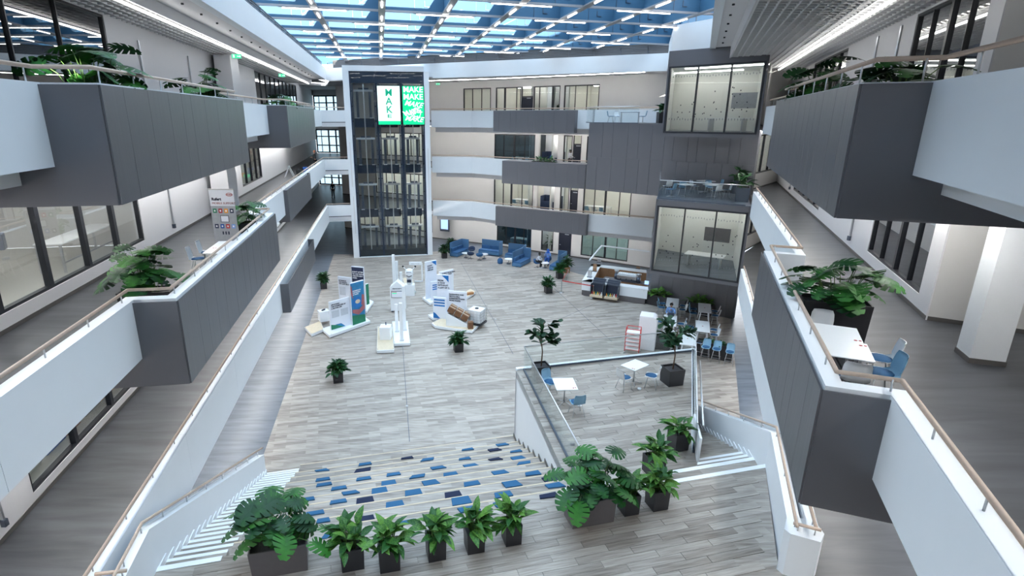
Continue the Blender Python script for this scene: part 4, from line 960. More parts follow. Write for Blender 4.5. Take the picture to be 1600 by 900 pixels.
# stair parapets
def stair_parapet(label, foot, kink, end, t, zf, ze, zb_end, rside=1):
    o = thing('stair_parapet', label, 'parapet', (*foot, 0), world=True); foot, kink, end = map(V2, (foot, kink, end)); L = (kink - foot).length; L2 = (end - kink).length
    MB().side(foot, kink, [(0, 0), (L, zb_end - .9), (L, ze), (.0, zf)], t).build('panel', 'white_paint', o)
    MB().side(kink, end, [(0, zb_end - .9), (L2, zb_end - .9), (L2, ze), (0, ze)], t).build('panel', 'white_paint', o)
    m1 = offset([foot, kink, end], t * .45)
    MB().tube([(*(m1[0] + (m1[0] - m1[1]).normalized() * .25), zf + .12), (*m1[1], ze + .16), (*m1[2], ze + .16)], .032, 8).build('handrail', 'handrail_wood', o)
    for k in range(7):
        f = (k + .3) / 7; p = m1[0].lerp(m1[1], f); z = zf + (ze - zf) * f; MB().tube([(p.x, p.y, z), (p.x, p.y, z + .15)], .012, 6).build('post', 'steel', o)
    for f in (.05, .5, .95):
        p = m1[1].lerp(m1[2], f); MB().tube([(p.x, p.y, ze), (p.x, p.y, ze + .16)], .012, 6).build('post', 'steel', o)
    return o
stair_parapet('white sloping parapet with timber rail down the left stair', tuple(W(ul(8.45), 8.45)), tuple(W(ul(-.05), -.05)), (-5.93, 7.2), -.24, .95, 4.9, 3.95)
stair_parapet('white sloping parapet with timber rail beside the right stair', tuple(W(ur(8.45), 8.45)), tuple(W(ur(0), 0)), (6.16, 8.98), .24, .95, 4.9, 3.95)
MB().prism([(6.10, 9.06), (6.15, 8.92), (6.60, 8.70), (6.80, 8.92), (6.84, 9.35), (6.32, 9.38)], F1 - .05, F1 + .955).build('end_block', 'white_paint', label='white end block closing the two parapets at lower right', cat='parapet')
t = thing('cross_rail', 'short timber rail joining the two parapets at lower right', 'handrail', (6.25, 9.05, F1 + .95)); MB().tube([(0, 0, .15), (.42, -.2, .15)], .032, 8).build('rail', 'handrail_wood', t)
for k in (.08, .34): MB().tube([(k, -k * .48, 0), (k, -k * .48, .15)], .012).build('post', 'steel', t)
t = thing('cross_rail', 'short timber rail joining the two parapets at lower left', 'handrail', (-6.5, 7.78, F1 + .95)); MB().tube([(0, 0, .15), (.5, .08, .15)], .032, 8).build('rail', 'handrail_wood', t)
for k in (.08, .42): MB().tube([(k, k * .15, 0), (k, k * .15, .15)], .012).build('post', 'steel', t)
MB().prism([(-6.6, 7.55), (-5.9, 7.6), (-5.9, 7.85), (-6.6, 7.8)], F1 - .05, F1 + .95).build('end_block', 'white_paint', label='white end block closing the two parapets at lower left', cat='parapet')
# ================================================================ PLANTS
def leaf_mesh(name, outline, mname, fold=.18, droop=.35, stalk=.0):
    """outline: list of (x along midrib 0..1, half width); one blade, folded on its midrib and drooping to the tip"""
    b = MB(); n_ = len(outline); z = lambda x, y: abs(y) * fold - droop * x * x
    mid = [(x, 0, z(x, 0)) for x, _ in outline]; L_ = [(x, w_, z(x, w_)) for x, w_ in outline]; R_ = [(x, -w_, z(x, w_)) for x, w_ in outline]
    b.v = mid + L_ + R_
    for i in range(n_ - 1):
        for o, fl in ((n_, 0), (2 * n_, 1)):
            q = (i, i + 1, o + i + 1, o + i); b.f.append(q if not fl else q[::-1]); b.m.append(0); b.sm.append(True)
    return b.mesh(name, mname)
def monstera_mesh(name, seed):
    """broad heart shaped blade, slit between its ribs"""
    b = MB(); k = 6; zz = lambda x, y: abs(y) * .16 - .40 * x * x - .45 * y * y
    cont = [(-.10, .10), (-.16, .26), (-.08, .42), (.10, .50), (.28, .52), (.48, .47), (.68, .38), (.86, .24), (1.0, .06)]      # outline of the half blade
    def at(t):
        t = t * (len(cont) - 1); i = min(int(t), len(cont) - 2); f = t - i; return cont[i][0] * (1 - f) + cont[i + 1][0] * f, cont[i][1] * (1 - f) + cont[i + 1][1] * f
    for sgn in (1, -1):
        for i in range(k):
            a0, a1 = i / k, (i + .70) / k; x0, x1 = .0 + .92 * i / k, .92 * (i + 1) / k
            p0, pm, p1 = at(a0), at((a0 + a1) / 2), at(a1); w = .36 if i < k - 1 else .5
            q0 = (x0 + (p0[0] - x0) * w, p0[1] * w); q1 = (x1 + (p1[0] - x1) * w, p1[1] * w)
            pts = [(x0, 0), (x1, 0), q1, p1, pm, p0, q0]; vs = [(x, sgn * y, zz(x, y)) for x, y in pts]
            fs = [(0, 1, 2, 6), (6, 2, 3, 4), (6, 4, 5)]; b.add(vs, [f if sgn > 0 else f[::-1] for f in fs], 0, True)
            if i < k - 1:
                n0 = at((i + 1) / k); r0 = (x1 + (n0[0] - x1) * w, n0[1] * w); vs = [(x, sgn * y, zz(x, y)) for x, y in ((x1, 0), r0, q1)]; b.add(vs, [(0, 1, 2) if sgn > 0 else (2, 1, 0)], 0, True)
    return b.mesh(name, 'leaf_monstera')
LM = [monstera_mesh('leaf', 1)]
LD = [leaf_mesh('leaf', [(0, .01), (.12, .13), (.32, .225), (.55, .22), (.78, .14), (.93, .05), (1, .0)], 'leaf_dieff', .5, .38)]
LK = [leaf_mesh('leaf', [(0, .01), (.12, .13), (.32, .21), (.55, .21), (.78, .14), (.93, .05), (1, .0)], 'leaf_dark', .5, .38)]
LF = [leaf_mesh('leaf', [(0, .02), (.15, .10), (.4, .17), (.65, .27), (.85, .26), (.97, .12), (1, .0)], 'leaf_ficus', .3, .12)]
def planter(t, w_, d_, h, m='planter_black'):
    b = MB(); th = .03; a = .94
    o_ = lambda s, z: [(-w_ / 2 * s, -d_ / 2 * s, z), (w_ / 2 * s, -d_ / 2 * s, z), (w_ / 2 * s, d_ / 2 * s, z), (-w_ / 2 * s, d_ / 2 * s, z)]
    i_ = lambda z: [(-w_ / 2 + th, -d_ / 2 + th, z), (w_ / 2 - th, -d_ / 2 + th, z), (w_ / 2 - th, d_ / 2 - th, z), (-w_ / 2 + th, d_ / 2 - th, z)]
    vs = o_(a, 0) + o_(1, h) + i_(h) + i_(h - .08)
    fs = [(3, 2, 1, 0)] + [(i, (i + 1) % 4, 4 + (i + 1) % 4, 4 + i) for i in range(4)] + [(4 + i, 4 + (i + 1) % 4, 8 + (i + 1) % 4, 8 + i) for i in range(4)] + [(8 + i, 8 + (i + 1) % 4, 12 + (i + 1) % 4, 12 + i) for i in range(4)]
    b.add(vs, fs); b.build('planter', m, t, loc=(0, 0, 0))
    MB().box((0, 0, h - .09), (w_ - .07, d_ - .07, .04)).build('soil', 'soil', t, loc=(0, 0, 0))
def aim(dirv, roll=0):
    x = Vector(dirv).normalized(); up = Vector((0, 0, 1)); y = up.cross(x)
    if y.length < .05: y = Vector((0, 1, 0))
    y.normalize(); z = x.cross(y); m = Matrix((x, y, z)).transposed() @ Matrix.Rotation(roll, 3, 'X'); return m.to_euler()
def bush(t, rnd, kind, n_, h0, spread, size, heights, wx=0, wy=0, parts=True):
    """leaves on arching stalks from the soil; kind: leaf mesh list"""
    st = MB(); joined = MB()
    for i in range(n_):
        a = rnd.random() * 2 * math.pi; q = (i + .5) / n_; el = 1.25 - q * 1.15; bx, by = rnd.uniform(-wx, wx), rnd.uniform(-wy, wy)
        rr = spread * (.25 + .75 * q) * rnd.uniform(.75, 1.15); hz = h0 + heights * (1 - .75 * q) * rnd.uniform(.8, 1.15)
        tip = Vector((bx + rr * math.cos(a), by + rr * math.sin(a), hz)); base = Vector((bx * .6, by * .6, h0 - .1)); mid = base.lerp(tip, .55) + Vector((0, 0, .12 * heights + .05))
        st.tube([base, mid, tip], .011 if kind is LM else .008, 5, r1=.006)
        e = el * .35 if kind is LM else el * .9; dv = Vector((math.cos(a) * math.cos(e), math.sin(a) * math.cos(e), math.sin(e) - (.25 if kind is LM else .1)))
        s = size * rnd.uniform(.75, 1.2)
        if parts: meshobj('leaf', kind[0], t, tip - dv * s * (.1 if kind is LM else .35), aim(dv, rnd.uniform(-.5, .5)), s)
        else:
            me = kind[0]; mx = Matrix.Translation(tip - dv * s * .35) @ aim(dv, rnd.uniform(-.5, .5)).to_matrix().to_4x4() @ Matrix.Scale(s, 4)
            joined.add([mx @ v.co for v in me.vertices], [tuple(p.vertices) for p in me.polygons], 0, True)
    st.build('stems', 'stem_green', t, loc=(0, 0, 0))
    if not parts: joined.build('foliage', kind[0].materials[0].name, t, loc=(0, 0, 0), kind='stuff')
def pot_plant(label, pos, kind, w_, d_, h, n_, spread, size, heights, rz=0, parts=True, seed=1, name='potted_plant', m='planter_black'):
    t = thing(name, label, 'plant', pos, rz); planter(t, w_, d_, h, m)
    bush(t, random.Random(seed), kind, n_, h - .05, spread, size, heights * (1.15 if kind is LM else 1), w_ * .36, d_ * .36, parts); return t
ZP = 3.95
# foreground row on the landing: (photo px of the pot's near bottom edge middle, height of the row)
FG = [((548, 893), .44, .55, 'bushy dieffenbachia in a square black pot right of the lower left monstera'), ((606, 896), .40, .56, 'dieffenbachia in a square black pot, second pot right of the lower left monstera'), ((680, 880), .36, .46, 'small dieffenbachia in a square black pot, third pot right of the lower left monstera'),
      ((741, 868), .36, .48, 'dieffenbachia in a square black pot, fourth pot right of the lower left monstera'), ((800, 856), .34, .44, 'dieffenbachia in a square black pot just left of the big right monstera'), ((985, 808), .36, .50, 'dieffenbachia in a square black pot just right of the big right monstera'), ((1030, 800), .38, .55, 'tall dieffenbachia in a black pot, second right of the big right monstera')]
for k, ((x, y), w_, hh, lab) in enumerate(FG):
    p = G(x, y, ZP); pot_plant(lab, (p.x, p.y + .22, ZP), LD, w_ + .02, w_ + .02, .5, 42, .31, .35, hh * .85, UA, seed=30 + k)
p = G(435, 905, ZP); pot_plant('large monstera in a wide dark grey planter at the lower left of the landing', (p.x - .05, p.y + .35, ZP), LM, 1.1, .55, .62, 38, .66, .46, .85, UA, seed=5, name='monstera_planter', m='bar_grey')
p = G(923, 826, ZP); pot_plant('large monstera in a wide dark grey planter in the middle of the landing edge', (p.x + .02, p.y + .33, ZP), LM, 1.05, .5, .62, 38, .68, .44, .85, UA, seed=8, name='monstera_planter', m='bar_grey')
p = G(1062, 705, ZPL); pot_plant('dieffenbachia in a square black pot on the platform corner by the right stair', (p.x, p.y + .2, ZPL), LD, .46, .46, .55, 32, .32, .36, .35, UA, seed=44)
p = G(1022, 742, 3.62); pot_plant('dieffenbachia in a black pot on the step behind the right hand row', (p.x, p.y + .1, 3.62), LD, .44, .44, .5, 34, .30, .36, .5, UA, seed=48)
# gallery monsteras
p = G(1300, 480, F2 + .9); pot_plant('monstera in a long black planter beside the white tables on the right gallery', (7.62, 11.15, F2), LM, 1.25, .62, .88, 34, .62, .50, .72, R(-20), seed=12, name='monstera_planter')
pot_plant('monstera in a black planter on the left second floor gallery behind the rail', (-7.85, 12.95, F2), LM, 1.2, .6, .55, 34, .48, .50, .95, R(8), seed=14, name='monstera_planter')
pot_plant('monstera in a black planter behind the roll-up banner on the left gallery', (-8.25, 20.6, F2), LM, .7, .6, .8, 22, .46, .46, .70, R(8), seed=16, name='monstera_planter')
pot_plant('monstera above the near end of the upper left grey bay', (-6.85, 10.7, F3), LM, 1.3, .5, .75, 30, .42, .48, .85, R(80), seed=18, name='monstera_planter')
pot_plant('second monstera farther along the upper left grey bay', (-7.85, 17.2, F3), LM, 1.2, .5, .75, 24, .45, .48, .85, R(80), seed=20, name='monstera_planter')
pot_plant('monstera row above the small far bay of the top left gallery', (-9.8, 29.6, F3), LM, 1.2, .5, .85, 22, .60, .50, .60, R(80), seed=22, name='monstera_planter')
pot_plant('low leafy plants at the far end of the small top left bay', (-10.3, 33.0, F3), LM, 2.2, .5, .8, 20, .55, .42, .35, R(80), seed=24, name='monstera_planter', parts=False)
pot_plant('monstera at the far end of the upper right grey bay', (9.15, 15.4, F3), LM, 1.0, .5, .8, 24, .60, .52, .90, R(-70), seed=26, name='monstera_planter')
pot_plant('monstera at the near end of the upper right grey bay', (6.95, 9.7, F3), LM, 1.3, .5, .75, 24, .45, .46, .55, R(-70), seed=28, name='monstera_planter')
# floor pots farther away
for k, (x, y, w_, hh, lab) in enumerate([(505, 452, .5, .9, 'leafy plant in a black pot by the grey walkway near the left posters'), (527, 599, .5, .7, 'leafy plant in a black pot standing alone at left of the open floor'), (716, 551, .5, .75, 'leafy plant in a black pot below the brown display boxes'), (857, 459, .5, .8, 'leafy plant in a black pot left of the belt barrier'),
        (694, 404, .5, .9, 'leafy plant in a black pot left of the first blue sofa'), (704, 396, .5, 1.0, 'taller plant behind the first blue sofa'), (875, 436, .5, .9, 'leafy plant in a black pot at the near end of the right sofa'), (885, 427, .5, 1.0, 'leafy plant in a brown planter behind the right sofa')]):
    p = G(x, y, 0); pot_plant(lab, (p.x, p.y + .25, 0), LK, w_, w_, .5, 110, .34, .36, .80 * hh, UA, parts=(k in (1, 2)), seed=60 + k, m='planter_black' if k != 7 else 'bar_brown')
for k, (x, y, lab) in enumerate([(1056, 478, 'broad leafy planter against the grey wall behind the left high table'), (1100, 484, 'broad leafy planter against the grey wall behind the right high table')]):
    p = G(x, y, .5); pot_plant(lab, ((12.95, 37.0) if k == 0 else (15.1, 35.2)) + (0,), LD, 1.7, .5, .75, 46, .42, .46, .42, R(-42), parts=False, seed=80 + k, name='plant_trough')
pot_plant('low hedge in a long black planter behind the three blue bar stools', (13.25, 28.15, 0), LK, 1.9, .5, .85, 50, .22, .26, .12, R(-32), parts=False, seed=83, name='plant_trough')
pot_plant('hedge planter behind the fig tree next to the white cabinet', (11.0, 29.3, 0), LK, 1.6, .5, .8, 44, .25, .30, .18, R(-20), parts=False, seed=84, name='plant_trough')
pot_plant('dark spiky plant in a grey planter at the far corner of the box terrace', (16.35, 34.7, F2), LK, .6, .6, .8, 34, .35, .5, .8, R(-20), parts=False, seed=85, m='dark_steel')
pot_plant('dark spiky plant in a long grey planter beside the terrace rail', (15.3, 31.8, F2), LK, .7, 1.9, .8, 34, .35, .5, .6, R(-25), parts=False, seed=86, m='dark_steel')
pot_plant('dark upright plant in a black planter on the top floor terrace', (13.2, 40.6, F3), LK, .6, .6, .75, 24, .25, .55, .5, 0, parts=False, seed=87)
pot_plant('trailing green plants on the second floor balcony of the back wall', (6.0, 47.2, F2 + .5), LK, 2.2, .4, .5, 60, .35, .35, .35, R(-33), parts=False, seed=88, name='plant_trough')
def fig(label, pos, h, n_, seed, w_=.62):
    t = thing('fig_tree', label, 'plant', pos, UA); planter(t, w_, w_, .62); rnd = random.Random(seed); tr = MB(); top = Vector((.06, .03, h))
    pts = [Vector((0, 0, .5)), Vector((.03, 0, .5 + (h - .5) * .35)), Vector((-.02, .02, .5 + (h - .5) * .6)), top]; tr.tube(pts, .028, 7, r1=.014)
    for k in range(8):
        a = rnd.random() * 6.28; f = .45 + .5 * k / 8; s = Vector((0, 0, .5 + (h - .5) * f)); e = s + Vector((math.cos(a), math.sin(a), .55)) * rnd.uniform(.25, .5); tr.tube([s, e], .012, 5, r1=.006)
        for q in range(n_ // 8):
            d = Vector((math.cos(a + rnd.uniform(-1.4, 1.4)), math.sin(a + rnd.uniform(-1.4, 1.4)), rnd.uniform(-.35, .9))); meshobj('leaf', LF[0], t, s.lerp(e, rnd.uniform(.4, 1.05)), aim(d, rnd.uniform(-.6, .6)), rnd.uniform(.26, .38))
    tr.build('trunk', 'trunk', t, loc=(0, 0, 0)); return t
p = G(835, 590, ZPL); fig('fiddle leaf fig tree in a black pot at the left corner of the platform', (2.55, 18.8, ZPL), 2.25, 104, 3, .55)
p = G(1052, 604, ZPL); fig('fiddle leaf fig tree in a black pot at the right side of the platform', (p.x + .03, p.y + .3, ZPL), 2.15, 136, 4)
# ================================================================ CHAIRS, STOOLS, TABLES
def shell_mesh(name, mname, s=1.0):
    prof = [(.235, .425, .36), (.21, .45, .41), (.06, .445, .44), (-.10, .44, .43), (-.185, .465, .41), (-.225, .54, .40), (-.245, .64, .41), (-.27, .76, .39), (-.285, .83, .33)]
    b = MB(); k = 5; vs = []
    for i, (y, z, w_) in enumerate(prof):
        for j in range(k):
            f = j / (k - 1) * 2 - 1; lift = .03 * f * f; vs.append((f * w_ / 2 * s, (y + (lift * 1.6 if i > 4 else 0)) * s, (z + (lift if i <= 4 else 0)) * s))
    fs = [(i * k + j, i * k + j + 1, (i + 1) * k + j + 1, (i + 1) * k + j) for i in range(len(prof) - 1) for j in range(k - 1)]
    nv = len(vs); vs2 = vs + [(x, y - (.014 if i // k > 4 else 0), z - (.014 if i // k <= 4 else 0)) for i, (x, y, z) in enumerate(vs)]
    fs2 = fs + [tuple(q + nv for q in f[::-1]) for f in fs]; R_ = len(prof)
    for i in range(R_ - 1):
        for j in (0, k - 1): a, c = i * k + j, (i + 1) * k + j; fs2.append((a, c, c + nv, a + nv))
    for i in (0, R_ - 1):
        for j in range(k - 1): a = i * k + j; fs2.append((a + 1, a, a + nv, a + 1 + nv))
    b.add(vs2, fs2, 0, True); return b.mesh(name, mname)
def chair_proto(label, loc, shell, pad, legm='steel', h=0.0, name='shell_chair', cat='chair', legs='four'):
    t = thing(name, label, cat, loc)
    o = meshobj('shell', shell_mesh('shell', shell), t, (0, 0, h)); b = MB()
    b.lathe([(.05, -.012), (.19, -.008), (.205, .006), (.19, .022), (.05, .028)], (0, .03, .455 + h), 14); b.build('seat_pad', pad, t, loc=(0, 0, 0))
    if legs == 'four':
        for x in (-1, 1):
            for y in (-1, 1): MB().tube([(x * .13, y * .11 + .02, .44 + h), (x * (.21 + h * .03), y * (.20 + h * .03) + .0, 0)], .011, 6).build('leg', legm, t, loc=(0, 0, 0))
        if h: 
            f = MB(); z = .28; q = .20; f.tube([(-q, -q, z), (q, -q, z), (q, q, z), (-q, q, z), (-q, -q, z)], .009, 5); f.build('footrest', legm, t, loc=(0, 0, 0))
    else:
        MB().tube([(0, 0, .06), (0, 0, .44)], .025, 8).build('column', legm, t, loc=(0, 0, 0)); f = MB()
        for a in range(5): f.tube([(0, 0, .07), (.28 * math.cos(a * 1.257), .28 * math.sin(a * 1.257), .03)], .013, 5)
        f.build('star_base', legm, t, loc=(0, 0, 0))
    return t
PROTO = {}
def place(kind, loc, rz, label, group=None):
    if kind not in PROTO:
        PROTO[kind] = {'cw': lambda: chair_proto('', loc, 'shell_white', 'seat_blue'), 'cb': lambda: chair_proto('', loc, 'shell_blue', 'seat_blue'), 'sw': lambda: chair_proto('', loc, 'shell_white', 'seat_blue', h=.30, name='bar_stool', cat='stool'),
            'sb': lambda: chair_proto('', loc, 'shell_blue', 'seat_blue', h=.30, name='bar_stool', cat='stool'), 'sv': lambda: chair_proto('', loc, 'shell_blue', 'seat_blue', name='swivel_chair', legs='star')}[kind]()
        o = PROTO[kind]; o.rotation_euler = (0, 0, rz); o['label'] = label
        if group: o['group'] = group
        return o
    return copy_thing(PROTO[kind], loc, rz, label, group)
# right second floor gallery
def flat_table(label, pos, w_, d_, rz, h=.74, mark=True, legs='star', top='table_white', name='cafe_table', marks=((.42, -.38),)):
    t = thing(name, label, 'table', pos, rz); MB().box((0, 0, h - .012), (w_, d_, .025)).build('tabletop', top, t, loc=(0, 0, 0), bevel=.01)
    if legs == 'star':
        MB().tube([(0, 0, .05), (0, 0, h - .02)], .025, 8).build('column', 'steel', t, loc=(0, 0, 0)); f = MB()
        for a in range(4): f.tube([(0, 0, .09), (.30 * math.cos(a * 1.571 + .78), .30 * math.sin(a * 1.571 + .78), .02)], .014, 6)
        f.build('star_base', 'steel', t, loc=(0, 0, 0))
    elif legs == 'four':
        for x in (-1, 1):
            for y in (-1, 1): MB().box((x * (w_ / 2 - .06), y * (d_ / 2 - .06), h / 2 - .02), (.04, .04, h - .03)).build('leg', 'steel', t, loc=(0, 0, 0))
    if mark:
        for mx, my in marks:
            MB().lathe([(.03, 0), (.03, .003)], (mx * w_ - .04, my * d_, h), 8).build('sticker', 'red_mark', t, loc=(0, 0, 0), label='small round red sticker'); MB().lathe([(.026, 0), (.026, .003)], (mx * w_ + .03, my * d_ + .01, h), 8).build('sticker', 'red_mark', t, loc=(0, 0, 0), label='small round red sticker')
    return t
rgt = R(-26)
flat_table('white table nearest the planter on the right gallery, two red stickers at its corner', (6.74, 9.62, F2), .72, .84, rgt, legs='four', marks=((.40, -.36),))
flat_table('white table nearest the grey bay end on the right gallery, pushed against its twin', (6.42, 8.86, F2), .72, .84, rgt, legs='four', marks=((.40, .34),))
place('cw', (6.98, 10.42, F2), rgt + math.pi, 'white shell chair at the far side, next to the right gallery planter')
place('cw', (6.24, 8.33, F2), rgt, 'white shell chair at the near side, in the corner of the right bay')
pw = G(1377, 560, F2 + .46); pb_ = G(1378, 582, F2 + .46)
place('cw', (pw.x, pw.y, F2), R(66), 'white shell chair at the gangway side of the right gallery tables')
place('cb', (pb_.x, pb_.y, F2), R(74), 'light blue shell chair at the gangway side of the right gallery tables')
# left second floor gallery
flat_table('white table behind the rail of the left gallery, beside the roll-up banner', (-7.55, 16.75, F2), .85, 1.7, R(8), legs='four', marks=((-.3, -.1),))
place('cw', (-8.25, 16.35, F2), R(-80), 'white shell chair at the wall side of the left gallery table, nearer one'); place('cw', (-8.35, 17.2, F2), R(-80), 'white shell chair at the wall side of the left gallery table, farther one'); place('cb', (-7.5, 18.05, F2), R(188), 'light blue chair at the far end of the left gallery table')
# platform
PT1, PT2 = (3.13, 17.0), (5.90, 18.5)
flat_table('square white cafe table at the left of the platform', (*PT1, ZPL), .72, .88, R(2), marks=((.36, -.36),)); flat_table('square white cafe table in the middle of the platform', (*PT2, ZPL), .62, .85, R(-52), marks=((.30, -.40),))
place('cb', (2.72, 17.75, ZPL), R(-150), 'blue shell chair behind the left platform table, beside the fig tree'); place('cb', (3.42, 16.25, ZPL), R(12), 'blue shell chair in front of the left platform table'); place('cw', (5.42, 18.05, ZPL), R(-62), 'white shell chair with blue pad, left of the middle platform table'); place('cw', (6.45, 18.2, ZPL), R(65), 'white shell chair with blue pad, right of the middle platform table')
for x, y in ((3.62, 16.78), (5.98, 18.02)):
    MB().lathe([(.06, 0), (.075, .05)], (x, y, ZPL + (.0)), 10).build('floor_socket', 'white_gloss', label='small white floor socket cap under a platform table', cat='socket', group='floor socket caps on the platform')
# high tables
HT = [(13.07, 34.52, 'rear left'), (11.76, 31.16, 'front left'), (14.72, 33.41, 'rear right'), (13.32, 30.19, 'front right'), (11.75, 28.3, 'nearest')]
for i, (x, y, wh) in enumerate(HT):
    t = thing('high_table', 'tall white cafe table, %s of the group beside the grey wall' % wh, 'table', (x, y, 0), R(-21)); MB().box((0, 0, 1.03), (.76, 1.9, .03)).build('tabletop', 'table_white', t, loc=(0, 0, 0), bevel=.01)
    for sy in (-1, 1):
        for sx in (-1, 1): MB().bar((sx * .22, sy * .72, 1.02), (sx * .33, sy * .90, 0), .055, .055).build('leg', 'white_gloss', t, loc=(0, 0, 0))
        MB().bar((-.28, sy * .82, .3), (.28, sy * .82, .3), .03, .03).build('rung', 'white_gloss', t, loc=(0, 0, 0))
    MB().lathe([(.04, 0), (.04, .004)], (0, 0, 1.046), 10).build('sticker', 'red_mark', t, loc=(0, 0, 0))
    c, s = math.cos(R(-21)), math.sin(R(-21))
    for sx in (-1, 1):
        for sy in (-1, 1):
            if i == 4 and sx == 1 and sy == -1: continue
            lx, ly = sx * .66, sy * .42; q = Vector((x + c * lx - s * ly, y + s * lx + c * ly, 0)); jit = random.Random(i * 7 + sx * 3 + sy).uniform(-.25, .25)
            place('sw' if sx > 0 else 'sb', q, R(-21) + (R(90) if sx > 0 else R(-90)) + jit, '%s bar stool at the %s end, %s side of the %s tall table' % ('white' if sx > 0 else 'light blue', 'far' if sy > 0 else 'near', 'right' if sx > 0 else 'left', wh))
for k, (x, y, wh) in enumerate([(12.62, 27.85, 'left'), (13.08, 27.58, 'middle'), (13.62, 27.2, 'right')]): place('sb', (x, y, 0), R(148 + 2 * k), 'light blue bar stool, %s one of three in front of the hedge planter' % wh)
# terraces
TT = [(12.55, 33.1, 'left'), (14.45, 34.9, 'rear'), (14.05, 32.9, 'right')]
for x, y, wh in TT: flat_table('white cafe table on the box terrace, %s one' % wh, (x, y, F2 + .02), .8, .8, R(20), mark=False)
for k, a, x, y, lab in (('sv', 40, 11.7, 33.0, 'blue swivel chair at the left corner of the box terrace'), ('cw', 10, 12.0, 34.6, 'white chair at the rear left of the box terrace'), ('cb', -20, 12.7, 34.0, 'light blue chair behind the left terrace table'), ('cw', -80, 13.6, 34.5, 'white chair between the rear and left terrace tables'), ('cb', 180, 14.4, 34.2, 'light blue chair in front of the rear terrace table'), ('cb', 90, 15.2, 34.8, 'light blue chair right of the rear terrace table'), ('cw', 10, 14.0, 32.2, 'white chair in front of the right terrace table'), ('cw', 80, 14.8, 32.7, 'white chair right of the right terrace table')):
    place(k, (x, y, F2 + .02), R(a), lab)
flat_table('dark topped table on the top floor terrace', (11.2, 41.4, F3), 1.3, .7, R(-20), top='dark_steel', mark=False, legs='four')
place('cb', (10.0, 42.1, F3), R(-100), 'light blue chair at the left end of the top terrace table'); place('cw', (10.5, 42.2, F3), R(180), 'white chair behind the top terrace table'); place('sv', (12.0, 41.0, F3), R(70), 'blue swivel chair at the right end of the top terrace table')
# ================================================================ LOUNGE
def sofa(label, pos, rz, side, L=2.1, full=True):
    """high backed bench sofa: seat faces -y, back at +y, end screen on side (+1 right, -1 left)"""
    t = thing('high_back_sofa', label, 'sofa', pos, rz); D = .75
    MB().box((0, 0, .20), (L, D, .28)).build('base', 'fabric_lightblue', t, loc=(0, 0, 0)); MB().box((0, -.02, .40), (L - .04, D - .04, .14)).build('seat', 'fabric_blue', t, loc=(0, 0, 0), bevel=.03)
    bl = L if full else L * .6
    MB().box((side * (L - bl) / 2, D / 2 + .04, .68), (bl, .08, 1.3)).build('back', 'fabric_lightblue', t, loc=(0, 0, 0), bevel=.02); MB().box((side * (L / 2 + .04), .04, .68), (.08, D + .08, 1.3)).build('end_screen', 'fabric_lightblue', t, loc=(0, 0, 0), bevel=.02)
    for k in (0, 1): MB().box((side * (L - bl) / 2 + (k - .5) * bl * .48, D / 2 - .10, .62), (bl * .46, .16, .36)).build('cushion', 'fabric_blue', t, loc=(0, 0, 0), bevel=.04)
    for x in (-1, 1):
        for y in (-1, 1): MB().box((x * (L / 2 - .1), y * .3, .03), (.05, .05, .06)).build('foot', 'black_frame', t, loc=(0, 0, 0))
    return t
sofa('blue high backed sofa at the left of the lounge, beside the potted plants', (-1.15, 51.9, 0), R(60), 1)
sofa('blue high backed sofa in the middle of the lounge, facing the hall', (1.75, 52.1, 0), R(-27), 1)
sofa('blue high backed sofa standing behind the third sofa, partly hidden', (4.0, 50.4, 0), R(-28), 1, 1.7)
sofa('blue high backed sofa seen from its end, nearest of the lounge sofas', (4.45, 48.2, 0), R(60), 1)
sofa('blue high backed sofa at the right of the lounge, beside the planters', (7.45, 47.0, 0), R(-118), -1)
def round_table(label, x, y, z=0):
    t = thing('round_table', label, 'table', (x, y, z)); MB().lathe([(.36, .43), (.38, .445), (.36, .46)], (0, 0, 0), 20).build('tabletop', 'table_white', t, loc=(0, 0, 0)); MB().lathe([(.025, .02), (.025, .43)], (0, 0, 0), 8).build('column', 'steel', t, loc=(0, 0, 0)); MB().lathe([(.2, 0), (.2, .015)], (0, 0, 0), 14).build('foot_plate', 'dark_steel', t, loc=(0, 0, 0)); return t
round_table('low round white table next to the left lounge sofa', -.55, 50.75); round_table('low round white table in front of the middle lounge sofa', 1.15, 50.35); round_table('low round white table between pouf and nearest sofa', 3.3, 48.5); round_table('low round white table between the two seated people', 6.35, 47.1)
def tub(label, x, y, rz, m='fabric_navy'):
    t = thing('tub_chair', label, 'chair', (x, y, 0), rz); b = MB(); n_ = 9; vs = []
    for j in range(n_):
        a = R(-20) + R(220) * j / (n_ - 1); hh = .50 + .26 * math.sin(max(0, math.pi * j / (n_ - 1)))
        for (r, z) in ((.20, .36), (.31, .44), (.34, hh), (.30, hh), (.27, .47)): vs.append((r * math.cos(a), r * math.sin(a), z))
    fs = [(j * 5 + i, (j + 1) * 5 + i, (j + 1) * 5 + (i + 1) % 5, j * 5 + (i + 1) % 5) for j in range(n_ - 1) for i in range(5)] + [(4, 3, 2, 1, 0), tuple(range((n_ - 1) * 5, n_ * 5))]
    b.add(vs, fs, 0, True); b.build('shell', m, t, loc=(0, 0, 0)); MB().lathe([(.24, .38), (.28, .42), (.27, .46), (.2, .47)], (0, -.02, 0), 14).build('seat', m, t, loc=(0, 0, 0)); MB().lathe([(.025, .03), (.025, .38)], (0, 0, 0), 8).build('column', 'steel', t, loc=(0, 0, 0))
    f = MB()
    for a in range(4): f.tube([(0, 0, .04), (.28 * math.cos(a * 1.571 + .6), .28 * math.sin(a * 1.571 + .6), .02)], .013, 5)
    f.build('star_base', 'dark_steel', t, loc=(0, 0, 0)); return t
